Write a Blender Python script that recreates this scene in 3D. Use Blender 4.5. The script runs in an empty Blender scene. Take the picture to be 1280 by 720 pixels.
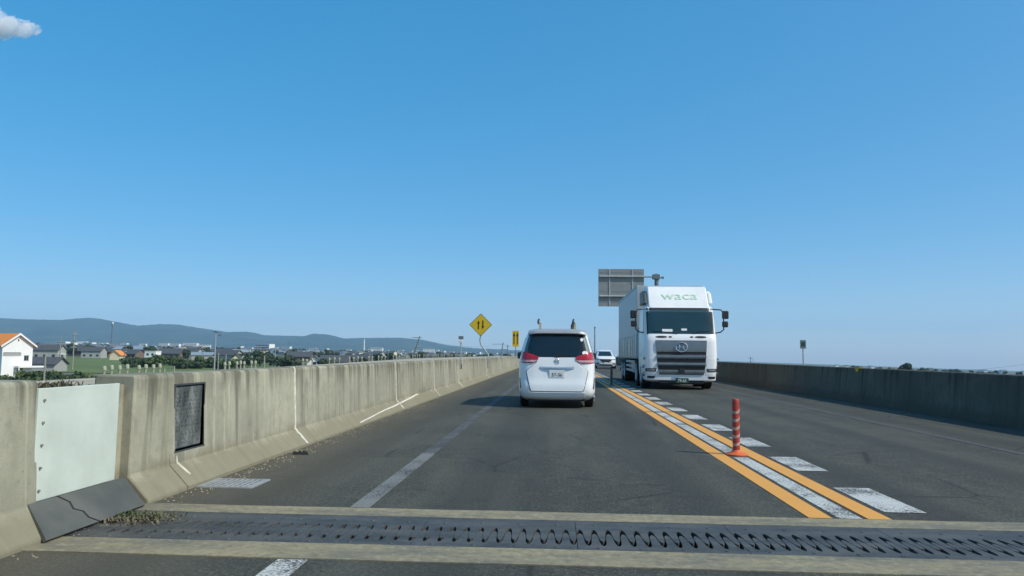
import bpy, bmesh, math, random
from mathutils import Vector, Matrix, noise
R = math.radians
random.seed(7)
S = bpy.context.scene
COL = S.collection

# ------------------------------------------------------------------ camera
EYE = 1.15
cam_d = bpy.data.cameras.new('camera')
cam_d.sensor_width = 36.0
cam_d.lens = 26.0
cam_d.clip_start = 0.05
cam_d.clip_end = 40000
cam = bpy.data.objects.new('camera', cam_d)
COL.objects.link(cam)
cam.location = (0, 0, EYE)
cam.rotation_mode = 'XYZ'
CAMR = Matrix.Rotation(R(3.4), 3, 'Z') @ Matrix.Rotation(R(95.1), 3, 'X') @ Matrix.Rotation(R(0.6), 3, 'Z')
cam.rotation_euler = CAMR.to_euler()
S.camera = cam

# ------------------------------------------------------------------ light
SUN_EL, SUN_AZ = R(44), R(112.5)          # azimuth clockwise from +Y
W = bpy.data.worlds.new('World')
S.world = W
W.use_nodes = True
wn = W.node_tree.nodes
sky = wn.new('ShaderNodeTexSky')
sky.sky_type = 'NISHITA'
sky.sun_disc = False
sky.sun_elevation = SUN_EL
sky.sun_rotation = SUN_AZ
sky.altitude = 0
sky.air_density = 0.6
sky.dust_density = 1.0
sky.ozone_density = 3.0
bg = wn['Background']
bg.inputs['Strength'].default_value = 0.10
# the phone's tone curve: deeper blue above, no burnt-out horizon (same for the whole sky)
gm = wn.new('ShaderNodeGamma')
gm.inputs['Gamma'].default_value = 0.42
hs = wn.new('ShaderNodeHueSaturation')
hs.inputs['Hue'].default_value = 0.492
hs.inputs['Saturation'].default_value = 2.3
hs.inputs['Value'].default_value = 4.05
W.node_tree.links.new(sky.outputs[0], gm.inputs[0])
W.node_tree.links.new(gm.outputs[0], hs.inputs['Color'])
W.node_tree.links.new(hs.outputs[0], bg.inputs[0])
sd = bpy.data.lights.new('sun', 'SUN')
sd.energy = 3.6
sd.angle = R(0.5)
sd.color = (1.0, 0.965, 0.86)
so = bpy.data.objects.new('sun', sd)
COL.objects.link(so)
so.location = (20, -10, 30)
so.rotation_euler = Vector((math.sin(SUN_AZ)*math.cos(SUN_EL), math.cos(SUN_AZ)*math.cos(SUN_EL), math.sin(SUN_EL))).to_track_quat('Z', 'Y').to_euler()
S.view_settings.view_transform = 'Standard'
S.view_settings.look = 'None'
S.view_settings.exposure = 0.08
S.view_settings.gamma = 1.0

def at(px, py, Y):
    """point of the place seen at photo pixel px, py (1280x720) at road distance Y"""
    d = CAMR @ Vector(((px-640)/924, -(py-360)/924, -1))
    return Vector((0, 0, EYE)) + d*(Y/d.y)

def plain_z(x, y=0):
    return -6.5 - (0.013 if x < 0 else 0.024)*x

# ------------------------------------------------------------------ materials
class NT:
    def __init__(s, name):
        s.m = bpy.data.materials.new(name)
        s.m.use_nodes = True
        s.t = s.m.node_tree
        s.b = s.t.nodes['Principled BSDF']
        s.out = s.t.nodes['Material Output']
    def n(s, typ, **kw):
        x = s.t.nodes.new(typ)
        for k, v in kw.items():
            if k.startswith('i_'):
                x.inputs[k[2:].replace('_', ' ')].default_value = v
            else:
                setattr(x, k, v)
        return x
    def l(s, a, b):
        s.t.links.new(a, b)
    def coord(s, kind='Object', scale=(1, 1, 1), loc=(0, 0, 0)):
        if kind == 'World':
            o = s.n('ShaderNodeNewGeometry').outputs['Position']
        else:
            o = s.n('ShaderNodeTexCoord').outputs[kind]
        mp = s.n('ShaderNodeMapping')
        mp.inputs['Scale'].default_value = scale
        mp.inputs['Location'].default_value = loc
        s.l(o, mp.inputs['Vector'])
        return mp.outputs[0]
    def noise(s, vec, scale, detail=4, rough=0.55, dist=0):
        x = s.n('ShaderNodeTexNoise')
        x.inputs['Scale'].default_value = scale
        x.inputs['Detail'].default_value = detail
        x.inputs['Roughness'].default_value = rough
        x.inputs['Distortion'].default_value = dist
        s.l(vec, x.inputs['Vector'])
        return x.outputs['Fac']
    def ramp(s, fac, stops):
        x = s.n('ShaderNodeValToRGB')
        e = x.color_ramp.elements
        while len(e) < len(stops):
            e.new(0.5)
        for el, (p, c) in zip(e, stops):
            el.position = p
            el.color = (c, c, c, 1) if not hasattr(c, '__len__') else (*c[:3], 1)
        s.l(fac, x.inputs[0])
        return x.outputs[0]
    def mix(s, fac, a, b, mode='MIX'):
        x = s.n('ShaderNodeMix', data_type='RGBA', blend_type=mode)
        for sock, v in ((x.inputs[0], fac), (x.inputs[6], a), (x.inputs[7], b)):
            if hasattr(v, 'is_linked') or isinstance(v, bpy.types.NodeSocket):
                s.l(v, sock)
            elif hasattr(v, '__len__'):
                sock.default_value = (*v[:3], 1)
            else:
                sock.default_value = v
        return x.outputs[2]
    def math(s, op, a, b=None):
        x = s.n('ShaderNodeMath', operation=op)
        for sock, v in zip(x.inputs, (a, b)):
            if v is None: continue
            if isinstance(v, bpy.types.NodeSocket): s.l(v, sock)
            else: sock.default_value = v
        return x.outputs[0]
    def color(s, v):
        if isinstance(v, bpy.types.NodeSocket): s.l(v, s.b.inputs['Base Color'])
        else: s.b.inputs['Base Color'].default_value = (*v, 1)
    def rough(s, v):
        if isinstance(v, bpy.types.NodeSocket): s.l(v, s.b.inputs['Roughness'])
        else: s.b.inputs['Roughness'].default_value = v
    def bump(s, h, strength, dist=0.01):
        x = s.n('ShaderNodeBump')
        x.inputs['Strength'].default_value = strength
        x.inputs['Distance'].default_value = dist
        s.l(h, x.inputs['Height'])
        s.l(x.outputs[0], s.b.inputs['Normal'])

def pm(name, col, rough=0.6, metal=0.0, var=0.18, scale=4.0, coat=0.0, bump=0.0, bscale=60, kind='Object'):
    """plain surface with mottled colour, a little gloss change and fine relief"""
    t = NT(name)
    v = t.coord(kind)
    f = t.noise(v, scale, 5, 0.6)
    lo = tuple(c*(1-var) for c in col)
    hi = tuple(min(1, c*(1+var)) for c in col)
    t.color(t.ramp(f, [(0.3, lo), (0.7, hi)]))
    t.rough(t.ramp(f, [(0.25, max(0, rough-0.06)), (0.75, min(1, rough+0.08))]))
    t.b.inputs['Metallic'].default_value = metal
    t.b.inputs['Coat Weight'].default_value = coat
    if bump:
        t.bump(t.noise(v, bscale, 3), bump)
    return t.m

M = {}
def m_concrete(name, base, streak=1.0, moss=0.62):
    t = NT(name)
    w = t.coord('World')
    big = t.noise(w, 0.7, 5, 0.6)
    fine = t.noise(w, 9, 6, 0.65)
    st = t.noise(t.coord('World', (1, 5.5, 0.35)), 1.0, 5, 0.62)
    st2 = t.noise(t.coord('World', (1, 22, 0.7), (3, 1, 0)), 1.0, 3, 0.6)
    blot = t.noise(t.coord('World', (1, 1.0, 0.8), (5, 2, 0)), 2.3, 7, 0.72)
    c = t.ramp(big, [(0.38, tuple(x*0.78 for x in base)), (0.62, tuple(x*1.12 for x in base))])
    c = t.mix(t.ramp(fine, [(0.45, 0.0), (0.68, 0.5)]), c, tuple(x*0.66 for x in base))
    dark = (base[0]*0.40, base[1]*0.40, base[2]*0.40)
    c = t.mix(t.ramp(st, [(0.50, 0.0), (0.68, 0.55*streak)]), c, dark)
    pale = tuple(min(1, x*1.4) for x in base)
    c = t.mix(t.ramp(st2, [(0.56, 0.0), (0.70, 0.4*streak)]), c, pale)
    c = t.mix(t.ramp(blot, [(0.56, 0.0), (0.72, 0.6*streak)]), c, (base[0]*0.45, base[1]*0.44, base[2]*0.46))
    # rain-washed grime running down from the coping
    z = t.n('ShaderNodeSeparateXYZ')
    t.l(t.n('ShaderNodeNewGeometry').outputs['Position'], z.inputs[0])
    zz = t.math('ADD', z.outputs['Z'], t.math('MULTIPLY', t.math('SUBTRACT', st, 0.5), 1.9))
    gr = t.ramp(t.math('MULTIPLY', zz, 0.9), [(0.66, 0.0), (0.98, 0.72*streak)])
    c = t.mix(gr, c, (base[0]*0.36, base[1]*0.36, base[2]*0.34))
    fz = t.math('ADD', z.outputs['Z'], t.math('MULTIPLY', t.math('SUBTRACT', blot, 0.5), 0.5))
    foot = t.ramp(fz, [(0.15, moss), (0.27, 0.0)])
    c = t.mix(foot, c, (base[0]*0.56, base[1]*0.53, base[2]*0.46))
    c = t.mix(t.ramp(t.noise(w, 26, 4, 0.8), [(0.62, 0.0), (0.7, 0.7)]), c, tuple(x*0.5 for x in base))
    t.color(c)
    t.rough(0.9)
    t.bump(t.noise(w, 45, 6, 0.7), 0.35, 0.01)
    return t.m
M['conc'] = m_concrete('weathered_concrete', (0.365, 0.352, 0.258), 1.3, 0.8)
M['conc_r'] = m_concrete('shade_darkened_concrete', (0.122, 0.104, 0.074))  # concrete colour darkened to deepen the shade on the right parapet
M['mortar'] = pm('joint_mortar', (0.62, 0.6, 0.5), 0.9, var=0.25, scale=9, bump=0.3)
def m_header():
    t = NT('header_concrete')
    w = t.coord('World')
    big = t.noise(t.coord('World', (0.5, 1.5, 1)), 1.6, 6, 0.7)
    f = t.noise(w, 18, 6, 0.75)
    c = t.ramp(big, [(0.38, (0.15, 0.145, 0.11)), (0.52, (0.25, 0.22, 0.135)), (0.66, (0.31, 0.265, 0.155))])
    c = t.mix(t.ramp(f, [(0.50, 0.0), (0.66, 0.65)]), c, (0.12, 0.11, 0.085))
    c = t.mix(t.ramp(f, [(0.34, 0.45), (0.45, 0.0)]), c, (0.42, 0.39, 0.30))
    t.color(c)
    t.rough(0.9)
    t.bump(f, 0.5, 0.008)
    return t.m
M['header'] = m_header()
def m_asphalt():
    t = NT('worn_asphalt')
    w = t.coord('World')
    long_ = t.noise(t.coord('World', (1.0, 0.045, 1)), 1.1, 4, 0.6)
    patch = t.noise(w, 0.45, 6, 0.65)
    agg = t.noise(w, 120, 2, 0.7)
    grit = t.noise(w, 38, 4, 0.8)
    mid = t.noise(w, 6, 6, 0.75)
    c = t.ramp(long_, [(0.40, (0.026, 0.030, 0.025)), (0.60, (0.068, 0.071, 0.058))])
    c = t.mix(t.ramp(patch, [(0.47, 0.0), (0.56, 0.8)]), c, (0.034, 0.038, 0.032))
    c = t.mix(t.ramp(t.noise(t.coord('World', (1, 0.3, 1), (7, 3, 0)), 0.8, 5, 0.7), [(0.50, 0.0), (0.60, 0.55)]), c, (0.090, 0.090, 0.076))
    c = t.mix(t.ramp(mid, [(0.50, 0.0), (0.64, 0.6)]), c, (0.098, 0.096, 0.078))
    c = t.mix(t.ramp(grit, [(0.53, 0.0), (0.62, 0.7)]), c, (0.17, 0.168, 0.14))
    c = t.mix(t.ramp(grit, [(0.38, 0.7), (0.47, 0.0)]), c, (0.014, 0.015, 0.013))
    c = t.mix(t.ramp(agg, [(0.55, 0.0), (0.64, 0.6)]), c, (0.18, 0.176, 0.15))
    vo = t.n('ShaderNodeTexVoronoi', feature='DISTANCE_TO_EDGE')
    vo.inputs['Scale'].default_value = 0.55
    wv = t.mix(0.12, w, t.n('ShaderNodeTexNoise', i_Scale=3.0).outputs['Color'], 'ADD')
    t.l(wv, vo.inputs['Vector'])
    ck = t.math('MULTIPLY', t.ramp(vo.outputs['Distance'], [(0.004, 1.0), (0.012, 0.0)]), t.ramp(patch, [(0.50, 0.0), (0.56, 0.7)]))
    c = t.mix(ck, c, (0.012, 0.012, 0.011))
    # polished, oil-darkened wheel paths either side of each lane's centre
    sx = t.n('ShaderNodeSeparateXYZ')
    t.l(w, sx.inputs[0])
    wob = t.math('ADD', sx.outputs['X'], t.math('MULTIPLY', t.math('SUBTRACT', long_, 0.5), 1.2))
    wp = t.math('PINGPONG', t.math('ADD', wob, 0.55), 0.85)
    c = t.mix(t.ramp(wp, [(0.1, 0.5), (0.45, 0.0)]), c, (0.030, 0.033, 0.029))
    # dust along the kerb at the left
    x = t.n('ShaderNodeSeparateXYZ')
    t.l(w, x.inputs[0])
    d = t.ramp(t.math('MULTIPLY', t.math('ADD', x.outputs['X'], t.math('MULTIPLY', mid, 0.8)), -0.25), [(0.30, 0.0), (0.68, 0.6)])
    c = t.mix(d, c, (0.135, 0.12, 0.09))
    c = t.mix(1.0, c, (0.88, 0.86, 0.76), 'MULTIPLY')
    t.color(c)
    t.rough(0.85)
    t.bump(t.math('ADD', agg, grit), 0.6, 0.012)
    return t.m
M['asphalt'] = m_asphalt()

def m_paint(name, col, wear, scale=26, under=(0.055, 0.055, 0.052)):
    t = NT(name)
    w = t.coord('World')
    f = t.noise(w, scale, 6, 0.75)
    g = t.noise(w, 2.0, 3, 0.6)
    k = t.math('ADD', f, t.math('MULTIPLY', t.math('SUBTRACT', g, 0.5), 0.5))
    msk = t.ramp(k, [(wear-0.03, 1.0), (wear+0.03, 0.0)])
    c = t.mix(t.ramp(g, [(0.3, 0.0), (0.8, 0.3)]), col, tuple(x*0.75 for x in col))
    t.color(t.mix(msk, c, under))
    t.rough(0.8)
    t.bump(t.noise(w, 90, 3), 0.3, 0.006)
    return t.m
M['white_line'] = m_paint('worn_white_paint', (0.52, 0.53, 0.49), 0.455, 62)
M['orange_line'] = m_paint('orange_road_paint', (0.70, 0.33, 0.065), 0.26)
M['faded_line'] = m_paint('faded_white_paint', (0.125, 0.128, 0.118), 0.53, 34)
M['faded_near'] = m_paint('half_worn_white_paint', (0.19, 0.195, 0.18), 0.455, 50)
M['faint_line'] = m_paint('faint_edge_paint', (0.080, 0.080, 0.073), 0.47, 14)
def m_steel():
    t = NT('joint_steel')
    w = t.coord('World')
    big = t.noise(t.coord('World', (0.8, 2.0, 1)), 2.2, 6, 0.7)
    f = t.noise(w, 26, 5, 0.75)
    c = t.ramp(big, [(0.40, (0.045, 0.047, 0.044)), (0.60, (0.088, 0.089, 0.080))])
    c = t.mix(t.ramp(f, [(0.52, 0.0), (0.66, 0.6)]), c, (0.12, 0.115, 0.10))
    c = t.mix(t.ramp(big, [(0.56, 0.0), (0.68, 0.5)]), c, (0.115, 0.095, 0.07))
    t.color(c)
    t.rough(0.62)
    t.b.inputs['Metallic'].default_value = 0.1
    t.bump(f, 0.2, 0.004)
    return t.m
M['steel'] = m_steel()
M['void'] = pm('joint_gap', (0.008, 0.008, 0.008), 0.95, bump=0)
M['dirt'] = pm('packed_dirt', (0.05, 0.045, 0.036), 0.95, var=0.4, scale=12, bump=0.5, kind='World')
M['dirt_fill'] = pm('hard_packed_dirt', (0.075, 0.075, 0.068), 0.9, var=0.4, scale=7, bump=0.3, kind='World')
M['rubber_plate'] = pm('grey_cover_plate', (0.085, 0.089, 0.078), 0.65, 0.0, var=0.25, scale=3, bump=0.1)
M['white_plate'] = pm('painted_steel_plate', (0.56, 0.62, 0.54), 0.55, var=0.10, scale=3.5)
M['bolt'] = pm('bolt_steel', (0.3, 0.3, 0.28), 0.5, 0.5)
def m_bronze():
    t = NT('weathered_nameplate')
    v = t.coord('Object')
    f = t.noise(t.coord('Object', (1, 1, 0.45)), 7, 6, 0.75, 0.6)
    t.color(t.ramp(f, [(0.35, (0.045, 0.055, 0.052)), (0.52, (0.13, 0.142, 0.132)), (0.68, (0.26, 0.27, 0.24))]))
    t.rough(0.7)
    t.b.inputs['Metallic'].default_value = 0.05
    t.bump(f, 0.6, 0.01)
    return t.m
M['bronze'] = m_bronze()
M['white_paint'] = pm('white_car_paint', (0.78, 0.80, 0.79), 0.28, var=0.025, scale=1, coat=0.6)
M['truck_white'] = pm('white_truck_paint', (0.80, 0.81, 0.79), 0.4, var=0.05, scale=1.5, coat=0.25)
M['glass'] = pm('dark_tinted_glass', (0.010, 0.014, 0.015), 0.05, var=0.1, coat=0.3)
def m_tint(name, tint):
    t = NT(name)
    t.t.nodes.remove(t.b)
    tr_ = t.n('ShaderNodeBsdfTransparent')
    tr_.inputs[0].default_value = (*tint, 1)
    gl_ = t.n('ShaderNodeBsdfGlossy')
    gl_.inputs['Roughness'].default_value = 0.03
    fr = t.n('ShaderNodeFresnel')
    fr.inputs[0].default_value = 1.5
    k = t.math('ADD', fr.outputs[0], t.ramp(t.noise(t.coord('Object'), 2.5, 4), [(0.4, 0.0), (0.65, 0.02)]))
    mx = t.n('ShaderNodeMixShader')
    t.l(k, mx.inputs[0]); t.l(tr_.outputs[0], mx.inputs[1]); t.l(gl_.outputs[0], mx.inputs[2])
    t.l(mx.outputs[0], t.out.inputs['Surface'])
    return t.m
M['screen'] = m_tint('windscreen_glass', (0.60, 0.70, 0.68))
M['privacy'] = m_tint('privacy_glass', (0.50, 0.55, 0.55))
M['seat'] = pm('grey_seat_cloth', (0.42, 0.42, 0.40), 0.9, var=0.2)
M['black'] = pm('black_plastic', (0.018, 0.018, 0.019), 0.5, var=0.2)
M['dgrey'] = pm('dark_grey_plastic', (0.06, 0.065, 0.068), 0.45, var=0.15)
M['tyre'] = pm('tyre_rubber', (0.016, 0.016, 0.016), 0.85, var=0.3, bump=0.2)
M['rim'] = pm('wheel_rim', (0.45, 0.46, 0.47), 0.35, 0.7)
M['spoiler'] = pm('shade_grey_spoiler', (0.30, 0.32, 0.33), 0.4, var=0.08)  # shade on the spoiler's rear face, put into the colour as grey
M['chrome'] = pm('chrome', (0.62, 0.64, 0.66), 0.2, 0.9, var=0.05)
M['silver'] = pm('dark_silver_grille', (0.20, 0.225, 0.235), 0.3, 0.6, var=0.1)
M['red_lens'] = pm('red_lamp_lens', (0.40, 0.006, 0.018), 0.12, var=0.25, scale=9, coat=0.6)
M['pink_lens'] = pm('clear_lamp_lens', (0.60, 0.34, 0.34), 0.15, var=0.3, scale=14, coat=0.5)
M['lamp_glass'] = pm('headlamp_glass', (0.32, 0.34, 0.35), 0.1, 0.3, var=0.3, scale=10, coat=0.5)
M['plate_white'] = pm('white_number_plate', (0.72, 0.74, 0.72), 0.5, var=0.04)
M['plate_green'] = pm('green_number_plate', (0.012, 0.06, 0.035), 0.5, var=0.1)
M['ink_green'] = pm('plate_characters', (0.02, 0.10, 0.07), 0.6, var=0.1)
M['ink_white'] = pm('white_characters', (0.75, 0.77, 0.75), 0.6, var=0.05)
M['logo_green'] = pm('pale_green_lettering', (0.46, 0.64, 0.47), 0.5, var=0.06)
M['alu'] = pm('aluminium_panel', (0.42, 0.45, 0.45), 0.42, 0.35, var=0.10, scale=1.6)
M['alu_dark'] = pm('lower_gate_panel', (0.30, 0.32, 0.30), 0.3, 0.6, var=0.3, scale=2.6)
M['sign_yellow'] = pm('yellow_sign_sheet', (0.72, 0.47, 0.008), 0.45, var=0.05)
M['sign_black'] = pm('black_sign_print', (0.02, 0.02, 0.018), 0.5)
M['galv'] = pm('galvanised_steel', (0.42, 0.44, 0.44), 0.5, 0.4, var=0.15, scale=8)
M['galv_dark'] = pm('dull_galvanised_steel', (0.17, 0.20, 0.21), 0.55, 0.3, var=0.2, scale=8)
M['sign_back'] = pm('grey_sign_back', (0.25, 0.265, 0.26), 0.6, 0.1, var=0.1, scale=3)
M['red_post'] = pm('red_flexible_post', (0.38, 0.045, 0.025), 0.5, var=0.25, scale=12)
M['orange_base'] = pm('orange_rubber_base', (0.62, 0.12, 0.03), 0.6, var=0.15)
M['reflect'] = pm('white_reflective_tape', (0.70, 0.66, 0.60), 0.4, var=0.12, scale=20)
M['post_band'] = pm('scuffed_reflective_tape', (0.46, 0.30, 0.25), 0.5, var=0.5, scale=26)
M['shaded_post'] = pm('shade_darkened_post', (0.10, 0.075, 0.07), 0.7, var=0.2)  # lane post darkened in colour to stand for the truck's shadow
M['orange_tile'] = pm('orange_roof_tile', (0.78, 0.26, 0.045), 0.7, var=0.2, scale=2, bump=0.3)
M['white_wall'] = pm('white_house_wall', (0.80, 0.80, 0.77), 0.8, var=0.04, scale=0.6)
M['cream_wall'] = pm('cream_house_wall', (0.66, 0.58, 0.40), 0.8, var=0.08)
M['grey_wall'] = pm('grey_house_wall', (0.36, 0.36, 0.34), 0.85, var=0.12)
M['brown_wall'] = pm('brown_house_wall', (0.16, 0.125, 0.095), 0.85, var=0.15)
M['dark_tile'] = pm('dark_roof_tile', (0.075, 0.078, 0.080), 0.65, var=0.25, scale=1.2)
M['grey_tile'] = pm('grey_roof_tile', (0.13, 0.14, 0.15), 0.65, var=0.2, scale=1.2)
M['blue_roof'] = pm('grey_blue_sheet_roof', (0.24, 0.29, 0.32), 0.5, var=0.1)
M['win'] = pm('house_window_glass', (0.03, 0.04, 0.05), 0.1, var=0.2)
M['bark'] = pm('tree_bark', (0.09, 0.07, 0.05), 0.9, var=0.3, bump=0.4)
def m_leaf(name, a, b, scale=0.5):
    t = NT(name)
    v = t.coord('World')
    f = t.noise(v, scale, 5, 0.7)
    t.color(t.ramp(f, [(0.35, a), (0.65, b)]))
    t.rough(0.75)
    return t.m
M['leaf'] = m_leaf('dark_evergreen_leaves', (0.016, 0.034, 0.014), (0.045, 0.075, 0.026))
M['leaf2'] = m_leaf('bright_shrub_leaves', (0.03, 0.06, 0.016), (0.085, 0.125, 0.035))
M['weed'] = m_leaf('dry_weed', (0.06, 0.065, 0.03), (0.20, 0.155, 0.10), 20)
M['wood_tan'] = pm('tan_bracket_panel', (0.38, 0.35, 0.25), 0.7, var=0.2, scale=10)
M['dark_green'] = pm('dark_green_strut', (0.03, 0.045, 0.04), 0.6, var=0.2)
M['post_conc'] = pm('pale_post_concrete', (0.28, 0.28, 0.22), 0.85, var=0.15, scale=3)
M['post_cap'] = pm('pale_green_cap', (0.31, 0.33, 0.23), 0.7, var=0.12)

def m_plain():
    t = NT('far_plain')
    w = t.coord('World')
    a = t.noise(t.coord('World', (1, 0.35, 1)), 0.012, 6, 0.65)
    b = t.noise(w, 0.06, 5, 0.65)
    c = t.ramp(a, [(0.32, (0.045, 0.075, 0.024)), (0.48, (0.085, 0.105, 0.035)), (0.56, (0.16, 0.15, 0.11)), (0.66, (0.06, 0.075, 0.04))])
    c = t.mix(t.ramp(b, [(0.4, 0.0), (0.7, 0.6)]), c, (0.05, 0.062, 0.03))
    t.color(c)
    t.rough(0.95)
    return t.m
M['plain'] = m_plain()
def m_field():
    t = NT('rice_paddy_green')
    w = t.coord('World')
    a = t.noise(t.coord('World', (0.03, 0.2, 1)), 1.0, 4, 0.6)
    b = t.noise(w, 0.5, 5, 0.7)
    c = t.ramp(a, [(0.35, (0.085, 0.13, 0.022)), (0.65, (0.15, 0.18, 0.045))])
    t.color(t.mix(t.ramp(b, [(0.4, 0.0), (0.75, 0.4)]), c, (0.05, 0.10, 0.02)))
    t.rough(0.9)
    return t.m
M['field'] = m_field()
M['track'] = pm('side_road_concrete', (0.40, 0.35, 0.25), 0.9, var=0.25, scale=0.4, kind='World')
M['bank'] = m_leaf('grass_bank', (0.05, 0.085, 0.022), (0.11, 0.13, 0.045), 0.9)
M['mount'] = m_leaf('forested_hill', (0.022, 0.042, 0.022), (0.05, 0.075, 0.035), 0.004)

# ------------------------------------------------------------------ mesh helpers
class MB:
    def __init__(s):
        s.v, s.f, s.mi = [], [], []
    def add(s, vs, fs, mi=0):
        o = len(s.v)
        s.v += [tuple(p) for p in vs]
        s.f += [tuple(i+o for i in f) for f in fs]
        s.mi += [mi]*len(fs)
        return s
    def box(s, x0, x1, y0, y1, z0, z1, mi=0):
        return s.add([(x0, y0, z0), (x1, y0, z0), (x1, y1, z0), (x0, y1, z0), (x0, y0, z1), (x1, y0, z1), (x1, y1, z1), (x0, y1, z1)],
                     [(0, 3, 2, 1), (4, 5, 6, 7), (0, 1, 5, 4), (1, 2, 6, 5), (2, 3, 7, 6), (3, 0, 4, 7)], mi)
    def prism(s, poly, axis, a, b, mi=0):
        """polygon extruded along an axis: x -> poly (y,z); y -> (x,z); z -> (x,y)"""
        def P(u, v, w):
            return (w, u, v) if axis == 'x' else (u, w, v) if axis == 'y' else (u, v, w)
        n = len(poly)
        vs = [P(u, v, a) for u, v in poly] + [P(u, v, b) for u, v in poly]
        fs = [tuple(range(n-1, -1, -1)), tuple(range(n, 2*n))] + [(i, (i+1) % n, n+(i+1) % n, n+i) for i in range(n)]
        return s.add(vs, fs, mi)
    def tube(s, pts, rad, n=8, mi=0):
        pts = [Vector(p) for p in pts]
        if not hasattr(rad, '__len__'): rad = [rad]*len(pts)
        vs, fs = [], []
        for i, p in enumerate(pts):
            d = (pts[min(i+1, len(pts)-1)] - pts[max(i-1, 0)]).normalized()
            u = d.orthogonal().normalized() if i == 0 else (u - d*u.dot(d)).normalized()
            w = d.cross(u)
            for k in range(n):
                a = 2*math.pi*k/n
                vs.append(p + (u*math.cos(a) + w*math.sin(a))*rad[i])
        for i in range(len(pts)-1):
            for k in range(n):
                fs.append((i*n+k, i*n+(k+1) % n, (i+1)*n+(k+1) % n, (i+1)*n+k))
        fs.append(tuple(range(n-1, -1, -1)))
        fs.append(tuple((len(pts)-1)*n+k for k in range(n)))
        return s.add(vs, fs, mi)
    def grid(s, fn, us, vs_, mi=0, flip=False):
        vs = [fn(u, v) for v in vs_ for u in us]
        n = len(us)
        fs = []
        for j in range(len(vs_)-1):
            for i in range(n-1):
                q = (j*n+i, j*n+i+1, (j+1)*n+i+1, (j+1)*n+i)
                fs.append(q[::-1] if flip else q)
        return s.add(vs, fs, mi)
    def mesh(s, name, mats):
        me = bpy.data.meshes.new(name)
        me.from_pydata(s.v, [], s.f)
        for m in (mats if isinstance(mats, (list, tuple)) else [mats]):
            me.materials.append(m)
        for p, i in zip(me.polygons, s.mi):
            p.material_index = i
        bm = bmesh.new()
        bm.from_mesh(me)
        bmesh.ops.recalc_face_normals(bm, faces=bm.faces)
        bm.to_mesh(me)
        bm.free()
        return me
    def build(s, name, mats, parent=None, smooth=None, bevel=0, seg=2, fix=True):
        me = s.mesh(name, mats)
        return link(name, me, parent, smooth, bevel, seg)

def link(name, me, parent=None, smooth=None, bevel=0, seg=2):
    o = bpy.data.objects.new(name, me)
    COL.objects.link(o)
    if parent is not None: o.parent = parent
    if smooth is not None:
        me.polygons.foreach_set('use_smooth', [True]*len(me.polygons))
        me.set_sharp_from_angle(angle=R(smooth))
    if bevel:
        b = o.modifiers.new('bevel', 'BEVEL')
        b.width = bevel
        b.segments = seg
        b.limit_method = 'ANGLE'
        b.angle_limit = R(35)
    return o

def tag(o, label=None, cat=None, group=None, kind=None):
    if label: o['label'] = label
    if cat: o['category'] = cat
    if group: o['group'] = group
    if kind: o['kind'] = kind
    return o

def thing(name, label, cat, loc=(0, 0, 0), rz=0, group=None):
    o = bpy.data.objects.new(name, None)
    o.empty_display_size = 0.2
    COL.objects.link(o)
    o.location = loc
    o.rotation_euler = (0, 0, rz)
    return tag(o, label, cat, group)

def copy_tree(o, parent=None):
    c = o.copy()
    COL.objects.link(c)
    if parent is not None: c.parent = parent
    for ch in [x for x in o.children]:
        copy_tree(ch, c)
    return c

def text_mesh(body, size, depth):
    cu = bpy.data.curves.new('text', 'FONT')
    cu.body = body
    cu.size = size
    cu.extrude = depth
    cu.align_x = 'CENTER'
    cu.align_y = 'CENTER'
    cu.resolution_u = 4
    o = bpy.data.objects.new('text', cu)
    COL.objects.link(o)
    dg = bpy.context.evaluated_depsgraph_get()
    me = bpy.data.meshes.new_from_object(o.evaluated_get(dg))
    bpy.data.objects.remove(o)
    return me

def lettering(name, body, size, mat, parent, loc, rot=(R(90), 0, 0), sx=1.0, bold=0.0):
    me = text_mesh(body, size, 0.004)
    me.materials.clear()
    me.materials.append(mat)
    o = link(name, me, parent)
    o.location = loc
    o.rotation_euler = rot
    o.scale = (sx, 1, 1)
    return o

def cut(o, cutter_mb):
    """boolean cut, then the cutter is gone"""
    c = cutter_mb.build('cutter', M['black'])
    b = o.modifiers.new('cut', 'BOOLEAN')
    b.operation = 'DIFFERENCE'
    b.object = c
    b.solver = 'EXACT'
    b.material_mode = 'TRANSFER'
    dg = bpy.context.evaluated_depsgraph_get()
    me = bpy.data.meshes.new_from_object(o.evaluated_get(dg))
    o.modifiers.clear()
    o.data = me
    bpy.data.objects.remove(c)
    me.polygons.foreach_set('use_smooth', [True]*len(me.polygons))
    me.set_sharp_from_angle(angle=R(38))
    return o

# ------------------------------------------------------------------ ground, fields, hills
mb = MB()
nx, ny = 60, 40
mb.grid(lambda u, v: (u, v, plain_z(u)), [-7600 + 12600*i/nx for i in range(nx+1)], [-300 + 9600*j/ny for j in range(ny+1)])
tag(mb.build('ground', M['plain']), kind='structure')

mb = MB()
a0, a1 = -260, -26
mb.grid(lambda u, v: (u - 0.10*v, v, plain_z(u - 0.10*v) + 0.12), [-250, -180, -110, -62], [185, 230, 290, 350, 395])
tag(mb.build('rice_field', M['field']), kind='structure')

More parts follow.
